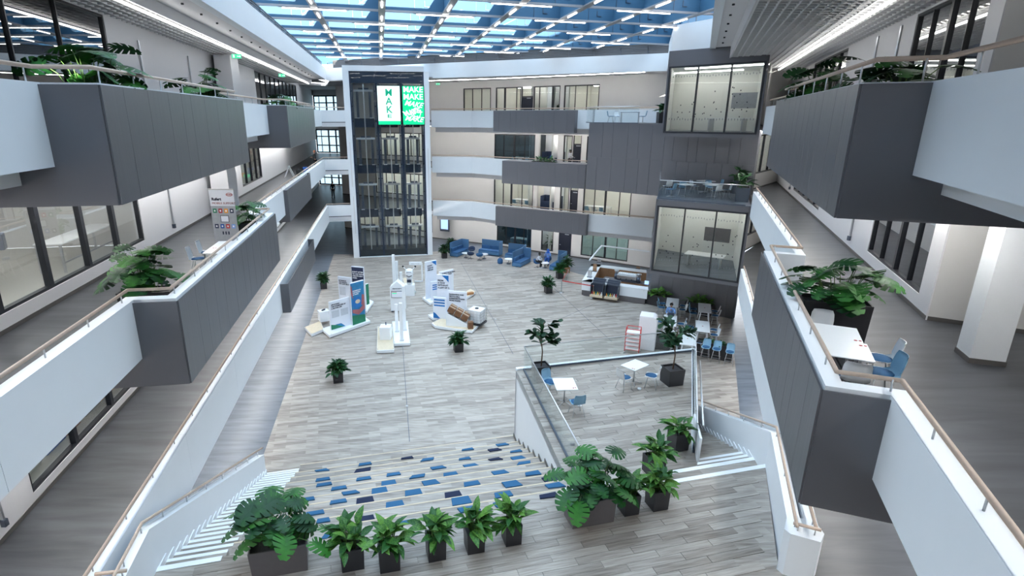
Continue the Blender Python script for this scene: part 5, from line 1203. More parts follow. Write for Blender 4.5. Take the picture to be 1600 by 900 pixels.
tub('navy tub chair behind the left round lounge table', .0, 52.0, R(-10)); tub('navy tub chair in front of the left round lounge table', -.1, 50.3, R(170)); tub('blue tub chair beside the round table of the middle sofa', .72, 49.8, R(180), 'fabric_blue'); tub('blue tub chair under the person in the white top', 5.7, 47.2, R(65), 'fabric_blue'); tub('blue tub chair under the person in the blue headscarf', 6.75, 48.2, R(-20), 'fabric_blue')
def pouf(label, x, y, s=1):
    t = thing('pouf', label, 'pouf', (x, y, 0)); MB().lathe([(.20 * s, 0), (.24 * s, .05), (.25 * s, .3 * s), (.20 * s, .44 * s), (.06 * s, .50 * s)], (0, 0, 0), 14).build('body', 'fabric_blue', t, loc=(0, 0, 0)); MB().tube([(-.08 * s, 0, .48 * s), (-.05 * s, 0, .56 * s), (.05 * s, 0, .56 * s), (.08 * s, 0, .48 * s)], .018, 6).build('handle', 'fabric_navy', t, loc=(0, 0, 0))
pouf('blue pouf with a handle between the middle and nearest sofas', 2.55, 48.6); pouf('small blue pouf at the foot of the nearest lounge sofa', 3.95, 47.55, .8)
# wall display and signs at the back
t = thing('wall_display', 'upright wall display with a glowing blue white screen right of the lift tower', 'screen', (-2.85, 58.2, 1.0), R(-28)); MB().box((0, 0, 1.0), (1.15, .08, 2.0)).build('casing', 'dark_steel', t, loc=(0, 0, 0), bevel=.05); MB().box((0, -.045, 1.05), (.86, .01, 1.6)).build('display', 'screen_blue', t, loc=(0, 0, 0))
def exit_sign(label, x, y, z, rz):
    t = thing('exit_sign', label, 'sign', (x, y, z), rz); MB().box((0, 0, .1), (.42, .05, .2)).build('light_box', 'ceiling_plate', t, loc=(0, 0, 0)); MB().box((0, -.03, .1), (.38, .01, .17)).build('sign_face', 'exit_green', t, loc=(0, 0, 0))
    b = MB(); b.box((-.11, -.037, .1), (.06, .004, .11)); b.box((.08, -.037, .1), (.12, .004, .03)); b.add([(.13, -.039, .15), (.13, -.039, .05), (.18, -.039, .1)], [(0, 1, 2)]); b.build('pictogram', 'letter_white', t, loc=(0, 0, 0))
    MB().tube([(0, 0, .2), (0, 0, .5)], .008, 5).build('hanger', 'steel', t, loc=(0, 0, 0))
exit_sign('green exit sign hanging over the upper left gallery', *G(370, 90, 15.0).to_2d(), 14.95, R(10)); exit_sign('green exit sign farther along the upper left gallery', -11.6, 36.5, 14.9, R(10)); exit_sign('green exit sign on the top floor just right of the lift tower', -3.1, 54.6, 15.35, 0); exit_sign('green exit sign under the first floor right of the lift tower', -2.8, 55.0, 3.1, 0)
def extinguisher(label, x, y, z):
    t = thing('fire_extinguisher', label, 'extinguisher', (x, y, z)); MB().lathe([(.08, 0), (.09, .04), (.09, .45), (.04, .54)], (0, 0, .0), 10).build('cylinder', 'red_paint', t, loc=(0, 0, 0)); MB().box((0, 0, .58), (.12, .04, .05)).build('valve', 'black_frame', t, loc=(0, 0, 0)); MB().tube([(.04, 0, .56), (.12, 0, .45), (.11, 0, .15)], .012, 5).build('hose', 'black_frame', t, loc=(0, 0, 0))
extinguisher('red fire extinguisher on the second floor left of the lift tower', -13.6, 64.0, F2 + .3); extinguisher('red fire extinguisher on the first floor left of the lift tower', -13.3, 63.8, F1 + .3)
MB().box((-12.9, 64.0, 1.9), (.8, .08, .8), R(-28)).build('red_notice', 'red_paint', label='red notice board on the ground floor wall left of the lift tower', cat='notice')
# ================================================================ EXHIBITS
def hz(px, py, x, y):
    d = ray(px, py); t = (d.x * x + d.y * y) / (d.x ** 2 + d.y ** 2); return EYE + d.z * t
def plinth(label, pts, top='white_gloss', z1=.2):
    t = thing('display_plinth', label, 'plinth', (pts[0][0], pts[0][1], 0), world=True); MB().prism(pts, .04, z1).build('body', 'white_gloss', t); c = sum((Vector(p) for p in pts), Vector((0, 0))) / len(pts)
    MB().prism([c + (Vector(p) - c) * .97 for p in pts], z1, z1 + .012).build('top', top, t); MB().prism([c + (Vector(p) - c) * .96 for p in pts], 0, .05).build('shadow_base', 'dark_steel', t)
    for p in pts: q = c + (Vector(p) - c) * .9; MB().lathe([(.02, z1 + .01), (.02, z1 + .018)], (q.x, q.y, 0), 6).build('screw_cap', 'dark_steel', t)
    return t
def g2(x, y, z=0): return G(x, y, z).to_2d()
def board(label, pl, pr, top_px, th=.10, base='poster_white', prints=(), texts=(), z0=.2, name='display_board'):
    """upright exhibition board from base pixel pl to pr (on the plinth top); prints = (u0,u1,v0,v1,material), texts = (string,size,u,v,material)"""
    a, b = g2(*pl, z0), g2(*pr, z0); d = (b - a); L = d.length; d /= L; nn = Vector((-d.y, d.x)); h = hz(*top_px, a.x, a.y) - z0; an = math.atan2(d.y, d.x)
    t = thing(name, label, 'display board', (a.x, a.y, z0), an); MB().box((L / 2, th / 2, h / 2), (L, th, h)).build('board', 'poster_white', t, loc=(0, 0, 0)); MB().box((L / 2, -.002, h / 2), (L * .96, .004, h * .97)).build('print', base, t, loc=(0, 0, 0))
    for k, (u0, u1, v0, v1, m) in enumerate(prints): MB().quad((u0 * L, -.006 - k * .001, v0 * h), (u1 * L, -.006 - k * .001, v0 * h), (u1 * L, -.006 - k * .001, v1 * h), (u0 * L, -.006 - k * .001, v1 * h)).build('print_area', m, t, loc=(0, 0, 0))
    return t, L, h
def tri(t, pts, m, k=0, name='print_area'): MB().add([(x, -.012 - k * .001, z) for x, z in pts], [tuple(range(len(pts)))]).build(name, m, t, loc=(0, 0, 0))
def lines(t, L, h, rows, size, u, v, m='ink'):
    for k, s in enumerate(rows): text(s, size, t, (u * L, -.02, v * h - k * size * 1.15), (math.pi / 2, 0, 0), m, 'lettering', align='LEFT', bold=.004)
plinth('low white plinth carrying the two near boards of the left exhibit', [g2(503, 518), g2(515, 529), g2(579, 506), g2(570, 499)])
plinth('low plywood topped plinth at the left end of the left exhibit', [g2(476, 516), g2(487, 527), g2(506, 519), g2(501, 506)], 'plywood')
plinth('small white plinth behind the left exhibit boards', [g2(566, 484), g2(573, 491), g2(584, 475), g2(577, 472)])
t, L, h = board('white display board with green corner, nearest of the left exhibit', (517.5, 516.5), (549, 507), (512.5, 472.5)); lines(t, L, h, ['UPCYCLING', 'THE POSSIBILITIES OF', 'A SECOND LIFE'], .105, .08, .88)
tri(t, [(.02, .03), (L * .62, .03), (L * .42, .20), (.02, h * .20)], 'poster_green'); tri(t, [(L * .2, h * .17), (L * .62, .03), (L * .70, .03), (L * .5, h * .16)], 'poster_teal', 2)
for u in (.08, .52): tri(t, [(u * L, h * .42), ((u + .36) * L, h * .42), ((u + .36) * L, h * .66), (u * L, h * .66)], 'poster_text', 1)
t, L, h = board('display board picturing two hands holding a blue globe', (551, 509), (571.7, 502), (546, 443), base='poster_teal'); tri(t, [(.02, .02), (L - .02, .02), (L - .02, h * .18), (.02, h * .24)], 'poster_green', 1)
cx, cz, rr = L * .42, h * .52, L * .38; tri(t, [(cx + rr * math.cos(a * .524), cz + rr * math.sin(a * .524)) for a in range(12)], 'poster_blue', 2); tri(t, [(cx + rr * .5 * math.cos(a * .785) + .06, cz + rr * .35 * math.sin(a * .785) + .05) for a in range(8)], 'plywood', 3)
tri(t, [(.05, h * .30), (L * .5, h * .22), (L * .97, h * .32), (L * .97, h * .46), (L * .55, h * .34), (.05, h * .38)], 'poster_pink', 4); tri(t, [(L * .72, h * .44), (L * .97, h * .40), (L * .97, h * .66), (L * .80, h * .68)], 'poster_pink', 5); tri(t, [(.02, h * .72), (L * .16, h * .62), (L * .10, h * .9), (.02, h * .95)], 'poster_pink', 6); lines(t, L, h, ['WORKING IN', 'THE WORLD', 'AT HAND'], .10, .14, .80, 'ink_white')
t, L, h = board('white display board with a green triangle behind the globe board', (531, 480), (551, 483), (527.5, 431.7)); lines(t, L, h, ['RETHINKING', 'AND MAKING', 'THE LOOP CIRCULAR'], .10, .08, .88); tri(t, [(.02, .03), (L * .7, .03), (.02, h * .2)], 'poster_green'); tri(t, [(.08 * L, h * .42), (.55 * L, h * .42), (.55 * L, h * .68), (.08 * L, h * .68)], 'poster_text', 1)
t, L, h = board('tall navy display board with white writing', (553, 484), (571.5, 486), (548.5, 416), base='poster_navy'); lines(t, L, h, ["DON'T LITTER", 'TO OLD IDEAS.', 'CREATE NEW', 'ONES.'], .12, .08, .88, 'ink_white')
for k in range(4): tri(t, [(L * (.1 + .2 * k), h * .45), (L * (.22 + .2 * k), h * .42), (L * (.26 + .19 * k), h * (.62 + .03 * k)), (L * (.14 + .2 * k), h * .6)], 'poster_teal', k)
t, L, h = board('narrow green striped board at the back of the left exhibit', (573, 477), (577.5, 475), (570.5, 444.5), base='poster_green')
t = thing('display_box', 'white cube with a small black object on top at the left exhibit', 'box', (*g2(507, 505), .2), R(30)); MB().box((0, 0, .33), (.62, .55, .66)).build('body', 'white_gloss', t, loc=(0, 0, 0)); MB().box((0, 0, .70), (.25, .08, .07), R(30)).build('device', 'ink', t, loc=(0, 0, 0))
# centre exhibit
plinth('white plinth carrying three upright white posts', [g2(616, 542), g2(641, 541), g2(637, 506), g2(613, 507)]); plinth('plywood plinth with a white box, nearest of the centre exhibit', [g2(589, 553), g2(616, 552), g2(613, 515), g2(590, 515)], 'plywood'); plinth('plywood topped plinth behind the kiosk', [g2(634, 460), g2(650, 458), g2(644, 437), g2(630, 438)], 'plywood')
t = thing('display_box', 'white box with a small tap on top on the near plywood plinth', 'box', (*g2(602.5, 536), .21), 0); MB().box((0, .25, .38), (.62, .62, .76)).build('body', 'white_gloss', t, loc=(0, 0, 0)); MB().tube([(0, .42, .76), (0, .42, .92), (0, .34, .92)], .03, 6).build('tap', 'poster_navy', t, loc=(0, 0, 0))
for k, (bx, by, tx, ty, lab) in enumerate([(620.5, 518, 618.6, 475.5, 'left'), (628, 532, 625.6, 473.5, 'middle'), (632.5, 516, 629, 447, 'right, tallest')]):
    a = g2(bx, by, .21); h = hz(tx, ty, a.x, a.y) - .21; t = thing('display_post', 'square white post on the near white plinth, %s one' % lab, 'post', (a.x, a.y, .21)); MB().box((0, 0, h / 2), (.17, .17, h)).build('post', 'white_gloss', t, loc=(0, 0, 0)); MB().box((0, 0, .01), (.24, .24, .02)).build('foot_plate', 'steel', t, loc=(0, 0, 0))
for k, (bx, by, tx, ty, lab) in enumerate([(616.5, 452, 614, 398, 'tallest'), (621, 450, 619, 408, 'middle'), (627, 447, 625.5, 425, 'short')]):
    a = g2(bx, by, 0); h = hz(tx, ty, a.x, a.y); t = thing('display_post', 'slim white post behind the kiosk, %s of three' % lab, 'post', (a.x, a.y, 0)); MB().box((0, 0, h / 2), (.2, .2, h)).build('post', 'white_gloss', t, loc=(0, 0, 0)); MB().box((0, 0, .01), (.3, .3, .02)).build('foot_plate', 'steel', t, loc=(0, 0, 0))
a = g2(622, 488); t = thing('kiosk', 'white house shaped kiosk with a touch screen in the middle of the hall', 'kiosk', (a.x, a.y, 0), 0)
MB().add([(-.48, 0, .1), (.48, 0, .1), (.48, 0, 1.75), (0, .0, 2.15), (-.48, 0, 1.75), (-.48, .7, .1), (.48, .7, .1), (.48, .7, 1.75), (0, .7, 2.15), (-.48, .7, 1.75)], [(0, 1, 2, 3, 4), (9, 8, 7, 6, 5), (0, 5, 6, 1), (1, 6, 7, 2), (2, 7, 8, 3), (3, 8, 9, 4), (4, 9, 5, 0)]).build('body', 'white_gloss', t, loc=(0, 0, 0))
MB().box((0, -.03, 1.28), (.80, .06, .46)).build('screen_frame', 'dark_steel', t, loc=(0, 0, 0)); MB().box((0, -.065, 1.28), (.74, .01, .40)).build('display', 'poster_white', t, loc=(0, 0, 0)); MB().box((-.18, -.072, 1.36), (.3, .004, .06)).build('chart', 'exit_green', t, loc=(0, 0, 0)); MB().box((-.2, -.072, 1.44), (.34, .004, .03)).build('heading_bar', 'red_mark', t, loc=(0, 0, 0)); text('CIRCULARITY', .105, t, (0, -.012, 1.66), (math.pi / 2, 0, 0), 'ink', 'lettering', bold=.003)
for x in (-.4, .4): MB().box((x, .35, .05), (.1, .6, .1)).build('foot', 'dark_steel', t, loc=(0, 0, 0))
a = g2(640, 463); t = thing('exhibit_machine', 'white rounded exhibit machine with black tipped stalks behind the kiosk', 'machine', (a.x, a.y + .2, 0), 0); MB().box((0, .1, .42), (.7, .55, .84)).build('pedestal', 'white_gloss', t, loc=(0, 0, 0)); MB().lathe([(.16, .84), (.22, .95), (.20, 1.3), (.26, 1.42), (.30, 1.7), (.26, 1.95), (.12, 2.02)], (0, .1, 0), 14).build('body', 'white_gloss', t, loc=(0, 0, 0))
MB().tube([(-.2, -.1, 1.55), (0, -.19, 1.47), (.2, -.1, 1.55)], .03, 6).build('grip', 'black_frame', t, loc=(0, 0, 0)); MB().box((.0, -.16, 1.15), (.3, .1, .2)).build('hatch', 'ink', t, loc=(0, 0, 0)); MB().box((0, -.18, 1.82), (.36, .06, .07)).build('visor', 'poster_grey', t, loc=(0, 0, 0))
for s in (-1, 1):
    MB().tube([(s * .18, .1, 1.9), (s * .42, .1, 2.15)], .03, 6).build('stalk', 'white_gloss', t, loc=(0, 0, 0)); MB().lathe([(.03, 0), (.07, .03), (.07, .1), (.03, .13)], (s * .45, .1, 2.12), 8).build('stalk_tip', 'black_frame', t, loc=(0, 0, 0))
t = thing('blue_canister', 'dark blue canister on the plywood plinth behind the kiosk', 'canister', (*g2(645, 450, .21), .21)); MB().lathe([(.13, 0), (.14, .2), (.06, .3), (.06, .36)], (0, 0, 0), 10).build('body', 'cloth_blue', t, loc=(0, 0, 0))
a = g2(650, 441); t = thing('freestanding_frame', 'open white rectangular frame standing behind the exhibit machine', 'frame', (a.x, a.y, 0), 0); b = MB()
for p, q in (((-.5, 0, 1.55), (.5, 0, 1.55)), ((.5, 0, 1.55), (.5, 0, .05)), ((.5, 0, .08), (-.1, 0, .08))): b.bar(p, q, .1, .26 if p[2] > 1 and q[2] > 1 else .1)
b.build('frame', 'white_gloss', t, loc=(0, 0, 0)); text('RECYCLE', .15, t, (0, -.16, 1.55), (math.pi / 2, 0, 0), 'poster_grey', 'lettering')
# right exhibit
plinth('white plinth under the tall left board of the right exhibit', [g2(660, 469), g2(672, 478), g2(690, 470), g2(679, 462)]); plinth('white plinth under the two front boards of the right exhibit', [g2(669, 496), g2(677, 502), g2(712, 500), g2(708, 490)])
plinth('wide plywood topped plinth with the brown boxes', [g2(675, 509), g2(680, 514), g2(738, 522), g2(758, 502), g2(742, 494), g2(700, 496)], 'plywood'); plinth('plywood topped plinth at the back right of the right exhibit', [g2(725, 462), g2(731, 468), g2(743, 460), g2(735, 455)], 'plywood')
t, L, h = board('tall white display board with blue corner, left of the right exhibit', (666, 468), (683, 464), (664.5, 409.5)); lines(t, L, h, ["DON'T", 'TALK IN', 'CIRCLES'], .13, .16, .88); tri(t, [(L * .52, h * .985), (L * .97, h * .985), (L * .97, h * .86)], 'poster_blue')
t, L, h = board('small white board with blue bars behind the middle board', (673.5, 470), (684, 469), (671.5, 440.5));
for k in range(3): tri(t, [(L * .25, h * (.84 - .11 * k)), (L * .97, h * (.86 - .11 * k)), (L * .97, h * (.80 - .11 * k)), (L * .25, h * (.78 - .11 * k))], 'poster_blue', k)
t, L, h = board('middle white display board of the right exhibit about a lot of C', (683.5, 492), (702, 493), (680.3, 429)); lines(t, L, h, ['FROM', 'A TO B', 'WITHOUT', 'A LOT OF C.'], .14, .08, .86); tri(t, [(L * .42, h * .985), (L * .98, h * .985), (L * .98, h * .82), (L * .75, h * .90)], 'poster_blue')
t, L, h = board('white display board with small text at the back of the right exhibit', (688, 474), (709, 469), (684.5, 425)); lines(t, L, h, ['CLOSING THE MATERIAL', 'LOOP FOR GOOD'], .10, .14, .93)
t, L, h = board('low white board with three blue bars at the front of the right exhibit', (677, 497), (697, 499), (676, 464)); 
for k in range(3): tri(t, [(L * .08, h * (.92 - .13 * k)), (L * .92, h * (.92 - .13 * k)), (L * .92, h * (.85 - .13 * k)), (L * .08, h * (.85 - .13 * k))], 'poster_blue', k)
tri(t, [(.02, .03), (L * .55, .03), (L * .2, h * .24), (.02, h * .3)], 'poster_blue', 4)
t, L, h = board('white display board behind the brown boxes', (700, 496), (729, 499), (698, 454)); lines(t, L, h, ['PACKAGING AND', 'RECYCLABLE', 'INGREDIENTS AND', 'MORE WASTE'], .12, .08, .88); tri(t, [(.02, .03), (L * .3, .03), (.02, h * .3)], 'poster_blue')
a = g2(700, 505, .21); t = thing('wedge_stand', 'white wedge stand sloping under the brown boxes', 'stand', (a.x - .1, a.y - .45, .21), R(-12)); MB().side((0, 0), (1.5, 0), [(0, 0), (1.5, 0), (1.5, .12), (0, .85)], .7).build('wedge', 'white_gloss', t, loc=(0, 0, 0))
for r_ in range(3):
    for c_ in range(2):
        o = thing('brown_box', 'brown cardboard box on the sloping stand, %s row, %s side' % (('upper', 'middle', 'lower')[r_], ('near', 'far')[c_]), 'box', (0, 0, 0)); mtx = Matrix.Translation((a.x - .1, a.y - .45, .21)) @ Matrix.Rotation(R(-12), 4, 'Z') @ Matrix.Translation((.25 + r_ * .42, .17 + c_ * .36, .86 - r_ * .205)) @ Matrix.Rotation(R(26), 4, 'Y')
        o.matrix_world = mtx; MB().box((0, 0, .17), (.42, .34, .34)).build('carton', 'brown_box', o, loc=(0, 0, 0)); MB().box((0, 0, .343), (.42, .05, .004)).build('tape', 'plywood', o, loc=(0, 0, 0))
a = g2(735, 513, .21); t = thing('brown_box', 'small brown box standing upright beside the caged white tank', 'box', (a.x, a.y, .21), R(10)); MB().box((0, 0, .22), (.32, .3, .44)).build('carton', 'brown_box', t, loc=(0, 0, 0))
a = g2(745, 505, .21); t = thing('caged_tank', 'white container tank in a steel cage on a black pallet', 'tank', (a.x, a.y, .21), R(-28)); MB().box((0, 0, .55), (.86, .80, .84)).build('tank', 'white_gloss', t, loc=(0, 0, 0), bevel=.05); MB().box((0, 0, .07), (.95, .9, .12)).build('pallet', 'black_frame', t, loc=(0, 0, 0)); MB().lathe([(.12, .97), (.12, 1.02)], (0, 0, 0), 12).build('lid', 'black_frame', t, loc=(0, 0, 0))
b = MB()
for z in (.2, .38, .56, .74, .95): b.tube([(-.47, -.44, z), (.47, -.44, z), (.47, .44, z), (-.47, .44, z), (-.47, -.44, z)], .012, 5)
for k in range(5): 
    for s in (-1, 1): b.tube([(-.47 + k * .235, s * .44, .13), (-.47 + k * .235, s * .44, .95)], .012, 5); b.tube([(s * .47, -.44 + k * .22, .13), (s * .47, -.44 + k * .22, .95)], .012, 5)
b.build('cage', 'steel', t, loc=(0, 0, 0))
a = g2(734, 460, .21); t = thing('timber_sample', 'small timber sample block on the back right plinth', 'sample', (a.x, a.y, .21), R(30)); MB().box((0, 0, .08), (.55, .25, .16)).build('block', 'wood_warm', t, loc=(0, 0, 0))
# ================================================================ COFFEE BAR
FL, FR, BLb, BRb = g2(909, 439, 1.1), g2(1013, 453, 1.1), g2(925, 412, 1.1), g2(1010, 422, 1.1)
bar = thing('coffee_bar', 'white topped U shaped coffee bar counter against the grey block', 'counter', (FL.x, FL.y, 0), world=True)
def inner(p, a, b_): return p + a + b_
dF = (FR - FL).normalized(); dL = (BLb - FL).normalized(); dR = (BRb - FR).normalized(); wd = .75
seg = [[FL, FR, FR + dR * wd, FL + dL * wd + dF * wd * .6], [FL, FL + dF * wd, BLb + dF * wd, BLb], [BLb, BRb, BRb - dR * wd, BLb - dL * wd]]
for s, nm in zip(seg, ('front', 'side', 'rear')):
    c = sum(s, Vector((0, 0))) / 4; MB().prism([c + (p - c) * 1.0 for p in s], 1.05, 1.1).build('worktop', 'table_white', bar); MB().prism([c + (p - c) * .98 for p in s], .42, 1.05).build('fascia', 'white_gloss', bar); MB().prism([c + (p - c) * .93 for p in s], 0, .42).build('plinth', 'bar_grey', bar)
MB().prism([FL + dL * wd + dF * wd, BLb - dL * wd + dF * wd, BLb - dL * wd + dF * (wd + .03), FL + dL * wd + dF * (wd + .03)], .0, 1.06).build('inner_cladding', 'bar_brown', bar); e0 = BLb - dL * wd * 1.02 + dF * wd; e1 = BRb - dR * wd * 1.02
MB().prism([e0, e1, e1 - dL * .03, e0 - dL * .03], 0, 1.06).build('inner_cladding', 'bar_brown', bar)
MB().prism([FL + dL * wd + dF * wd, FR + dR * wd, BRb - dR * wd, BLb - dL * wd + dF * wd], .004, .02).build('bar_floor', 'bar_brown', bar)
for k, (f, lab) in enumerate(((.20, 'left'), (.42, 'right'))):
    c = FL.lerp(FR, f + .07) - dL * .10; an = math.atan2(dF.y, dF.x); t = thing('snack_display', 'stepped snack display case set into the bar front, %s one' % lab, 'display case', (c.x, c.y, 0), an)
    MB().box((0, -.3, .30), (.92, .6, .14)).build('shelf', 'plywood', t, loc=(0, 0, 0)); MB().box((0, -.02, .75), (.90, .05, .8)).build('rear_panel', 'ink', t, loc=(0, 0, 0))
    for s in (-1, 1): MB().box((s * .45, -.25, .75), (.03, .5, .8)).build('side_panel', 'dark_steel', t, loc=(0, 0, 0))
    for q in range(3): MB().box((0, -.05 + .16 * q, 1.18 + .10 * q), (.88, .2, .1)).build('step', 'dark_steel', t, loc=(0, 0, 0))
    for q in range(6): MB().lathe([(.035, 0), (.04, .14), (.02, .2), (.02, .24)], (-.34 + q * .135, -.38, .37), 7).build('bottle', ('red_paint', 'orange', 'poster_green', 'yellow', 'red_books', 'white_gloss')[(q + k) % 6], t, loc=(0, 0, 0))
an = math.atan2(dF.y, dF.x)
mid = lambda f, g: (FL.lerp(FR, f)).lerp(BLb.lerp(BRb, f), g)
c = mid(.66, .42); t = thing('back_counter', 'brown machine counter inside the coffee bar', 'counter', (c.x, c.y, 0), an); MB().box((0, 0, .45), (3.2, .7, .9)).build('body', 'bar_brown', t, loc=(0, 0, 0)); MB().box((0, 0, .92), (3.3, .75, .04)).build('worktop', 'bar_grey', t, loc=(0, 0, 0)); 
for q in range(3): MB().box((-.9 + q * .95, -.36, .5), (.85, .03, .5)).build('drawer', 'wood_warm', t, loc=(0, 0, 0))
c = mid(.68, .42); t = thing('espresso_machine', 'wide polished espresso machine on the bar', 'coffee machine', (c.x, c.y, .94), an); MB().box((0, 0, .30), (1.45, .6, .36)).build('body', 'steel', t, loc=(0, 0, 0), bevel=.06); MB().box((0, 0, .51), (1.3, .5, .05)).build('cup_tray', 'white_gloss', t, loc=(0, 0, 0)); MB().box((0, -.2, .05), (1.4, .4, .1)).build('drip_tray', 'dark_steel', t, loc=(0, 0, 0))
for q in range(3): MB().tube([(-.4 + q * .4, -.28, .2), (-.4 + q * .4, -.48, .18)], .03, 6).build('portafilter', 'black_frame', t, loc=(0, 0, 0))
for q in range(8): MB().lathe([(.035, 0), (.045, .07)], (-.55 + q * .16, 0, .535), 8).build('cup', 'table_white', t, loc=(0, 0, 0))
for f, g, lab in ((.50, .45, 'left of the espresso machine'), (.86, .38, 'right of the espresso machine')):
    c = mid(f, g); t = thing('coffee_grinder', 'coffee grinder with a clear hopper %s' % lab, 'grinder', (c.x, c.y, .94), an); MB().lathe([(.16, 0), (.14, .4)], (0, 0, 0), 10).build('body', 'dark_steel', t, loc=(0, 0, 0)); MB().lathe([(.08, .4), (.17, .62), (.17, .68)], (0, 0, 0), 10).build('hopper', 'steel', t, loc=(0, 0, 0)); MB().tube([(0, -.12, .25), (0, -.25, .22)], .03, 6).build('spout', 'black_frame', t, loc=(0, 0, 0))
for x, y, h, m, lab, z in ((929, 424, .55, 'bar_brown', 'brown menu stand on the left arm of the bar', 1.1), (921, 433, .5, 'steel', 'slim metal cup stand near the left corner of the bar', 1.1), (948, 441, .25, 'table_white', 'row of paper cups beside the snack display', 1.1), (1010, 445, .25, 'screen_blue', 'small card terminal at the right end of the bar', 1.1), (936, 410, .3, 'steel', 'metal jug rack at the rear left of the bar', 1.1), (997, 420, .12, 'bar_brown', 'brown tray on the rear counter of the bar', 1.1)):
    a = g2(x, y, z); t = thing('bar_item', lab, 'bar item', (a.x, a.y, z), an); MB().box((0, 0, .02), (.34, .24, .04)).build('base', 'dark_steel', t, loc=(0, 0, 0)); MB().box((0, .02, h / 2 + .03), (.28, .12, h)).build('body', m, t, loc=(0, 0, 0), bevel=.01)
b = MB(); P3 = [G(921, 407, 2.6), G(940, 384, 2.9), G(1015, 393, 2.75)]; t = thing('frame_lamp', 'white square tube lamp frame hanging over the coffee bar', 'lamp', tuple(P3[1]), world=True); b.bar(P3[0], P3[1], .09, .09); b.bar(P3[1], P3[2], .09, .09); b.build('frame', 'white_gloss', t)
for p in (P3[0], P3[1], P3[1].lerp(P3[2], .5)): MB().tube([p, (p.x, p.y, 3.3)], .006, 4).build('cable', 'steel', t)
# belt barrier
posts = [g2(877, 457), g2(887, 440), g2(926, 466)]
for p, lab in zip(posts, ('left front', 'rear', 'right')):
    t = thing('barrier_post', 'steel belt barrier post, %s one, in front of the coffee bar' % lab, 'barrier post', (p.x, p.y, 0)); MB().lathe([(.18, 0), (.18, .02), (.03, .04)], (0, 0, 0), 14).build('base', 'steel', t, loc=(0, 0, 0)); MB().lathe([(.03, .03), (.03, .92), (.04, .93), (.04, 1.0)], (0, 0, 0), 8).build('pole', 'steel', t, loc=(0, 0, 0))
for i, j_, lab in ((0, 1, 'rear and left front'), (0, 2, 'left front and right')):
    p, q = posts[i], posts[j_]; b = MB().bar((p.x, p.y, .92), (q.x, q.y, .92), .012, .07); b.build('barrier_belt', 'red_paint', label='dark red belt stretched between the %s barrier posts' % lab, cat='belt')
# cabinet and tray trolley
c = Vector((9.95, 29.5)); t = thing('rounded_cabinet', 'tall white cabinet with rounded top behind the platform balustrade', 'cabinet', (c.x, c.y, 0), R(-22)); prof = [(0, 0), (.95, 0), (.95, 1.75), (.88, 1.92), (.72, 2.0), (0, 2.0)]
MB().side((-.48, -.4), (.5, -.4), prof, .85).build('body', 'cabinet_white', t, loc=(0, 0, 0), bevel=.03); MB().box((.475, 0, .95), (.01, .7, 1.6)).build('door', 'white_gloss', t, loc=(0, 0, 0))
t = thing('tray_trolley', 'red framed trolley with five white trays beside the white cabinet', 'trolley', (8.95, 28.85, 0), R(-22)); b = MB()
for x in (-.38, .38):
    for y in (-.28, .28): b.tube([(x, y, .12), (x, y, 1.45)], .02, 6)
for y in (-.28, .28): b.tube([(-.38, y, 1.45), (.38, y, 1.45)], .02, 6)
for x in (-.38, .38): b.tube([(x, -.28, 1.45), (x, .28, 1.45)], .02, 6); b.tube([(x, -.28, .2), (x, .28, .2)], .02, 6)
b.build('frame', 'red_paint', t, loc=(0, 0, 0))
for k in range(5): MB().box((0, 0, .28 + k * .23), (.70, .5, .10)).build('tray', 'table_white', t, loc=(0, 0, 0)); MB().box((0, -.28, .24 + k * .23), (.76, .02, .02)).build('runner', 'red_paint', t, loc=(0, 0, 0))
for x in (-.38, .38):
    for y in (-.28, .28): MB().lathe([(.05, 0), (.05, .1)], (x, y, 0), 8).build('castor', 'steel', t, loc=(0, 0, 0))
# roll-up banner on the left gallery
a, b_ = G(343, 375, F2 + .05), G(374, 377, F2 + .05); bx = Vector((-8.55, 18.9)); an = R(-3)
t = thing('roll_up_banner', 'roll-up banner with coloured icons and a red oval logo on the left gallery', 'banner', (-8.62, 19.35, F2), an); W_, H_ = .88, 2.05
MB().box((0, 0, .05), (W_ + .04, .2, .1)).build('cassette', 'steel', t, loc=(0, 0, 0)); MB().box((0, 0, .1 + H_ / 2), (W_, .006, H_)).build('banner_cloth', 'poster_grey', t, loc=(0, 0, 0)); MB().box((0, -.004, H_ * .86 + .1), (W_, .004, H_ * .27)).build('white_header', 'poster_white', t, loc=(0, 0, 0)); MB().box((0, 0, H_ + .11), (W_ + .02, .03, .03)).build('top_rail', 'steel', t, loc=(0, 0, 0))
text('Rufert', .13, t, (-.36, -.012, 1.82), (math.pi / 2, 0, 0), 'ink', 'lettering', 'LEFT', bold=.006); text('MOBILE SUPPORT', .105, t, (-.36, -.012, 1.68), (math.pi / 2, 0, 0), 'poster_pink', 'lettering', 'LEFT'); MB().add([(.28 + .12 * math.cos(k * .524), -.012, 1.98 + .06 * math.sin(k * .524)) for k in range(12)], [tuple(range(12))]).build('logo_oval', 'red_mark', t, loc=(0, 0, 0)); MB().add([(.28 + .10 * math.cos(k * .524), -.014, 1.98 + .046 * math.sin(k * .524)) for k in range(12)], [tuple(range(12))]).build('logo_field', 'poster_white', t, loc=(0, 0, 0)); text('Henkel', .06, t, (.28, -.02, 1.98), (math.pi / 2, 0, 0), 'red_mark', 'lettering')
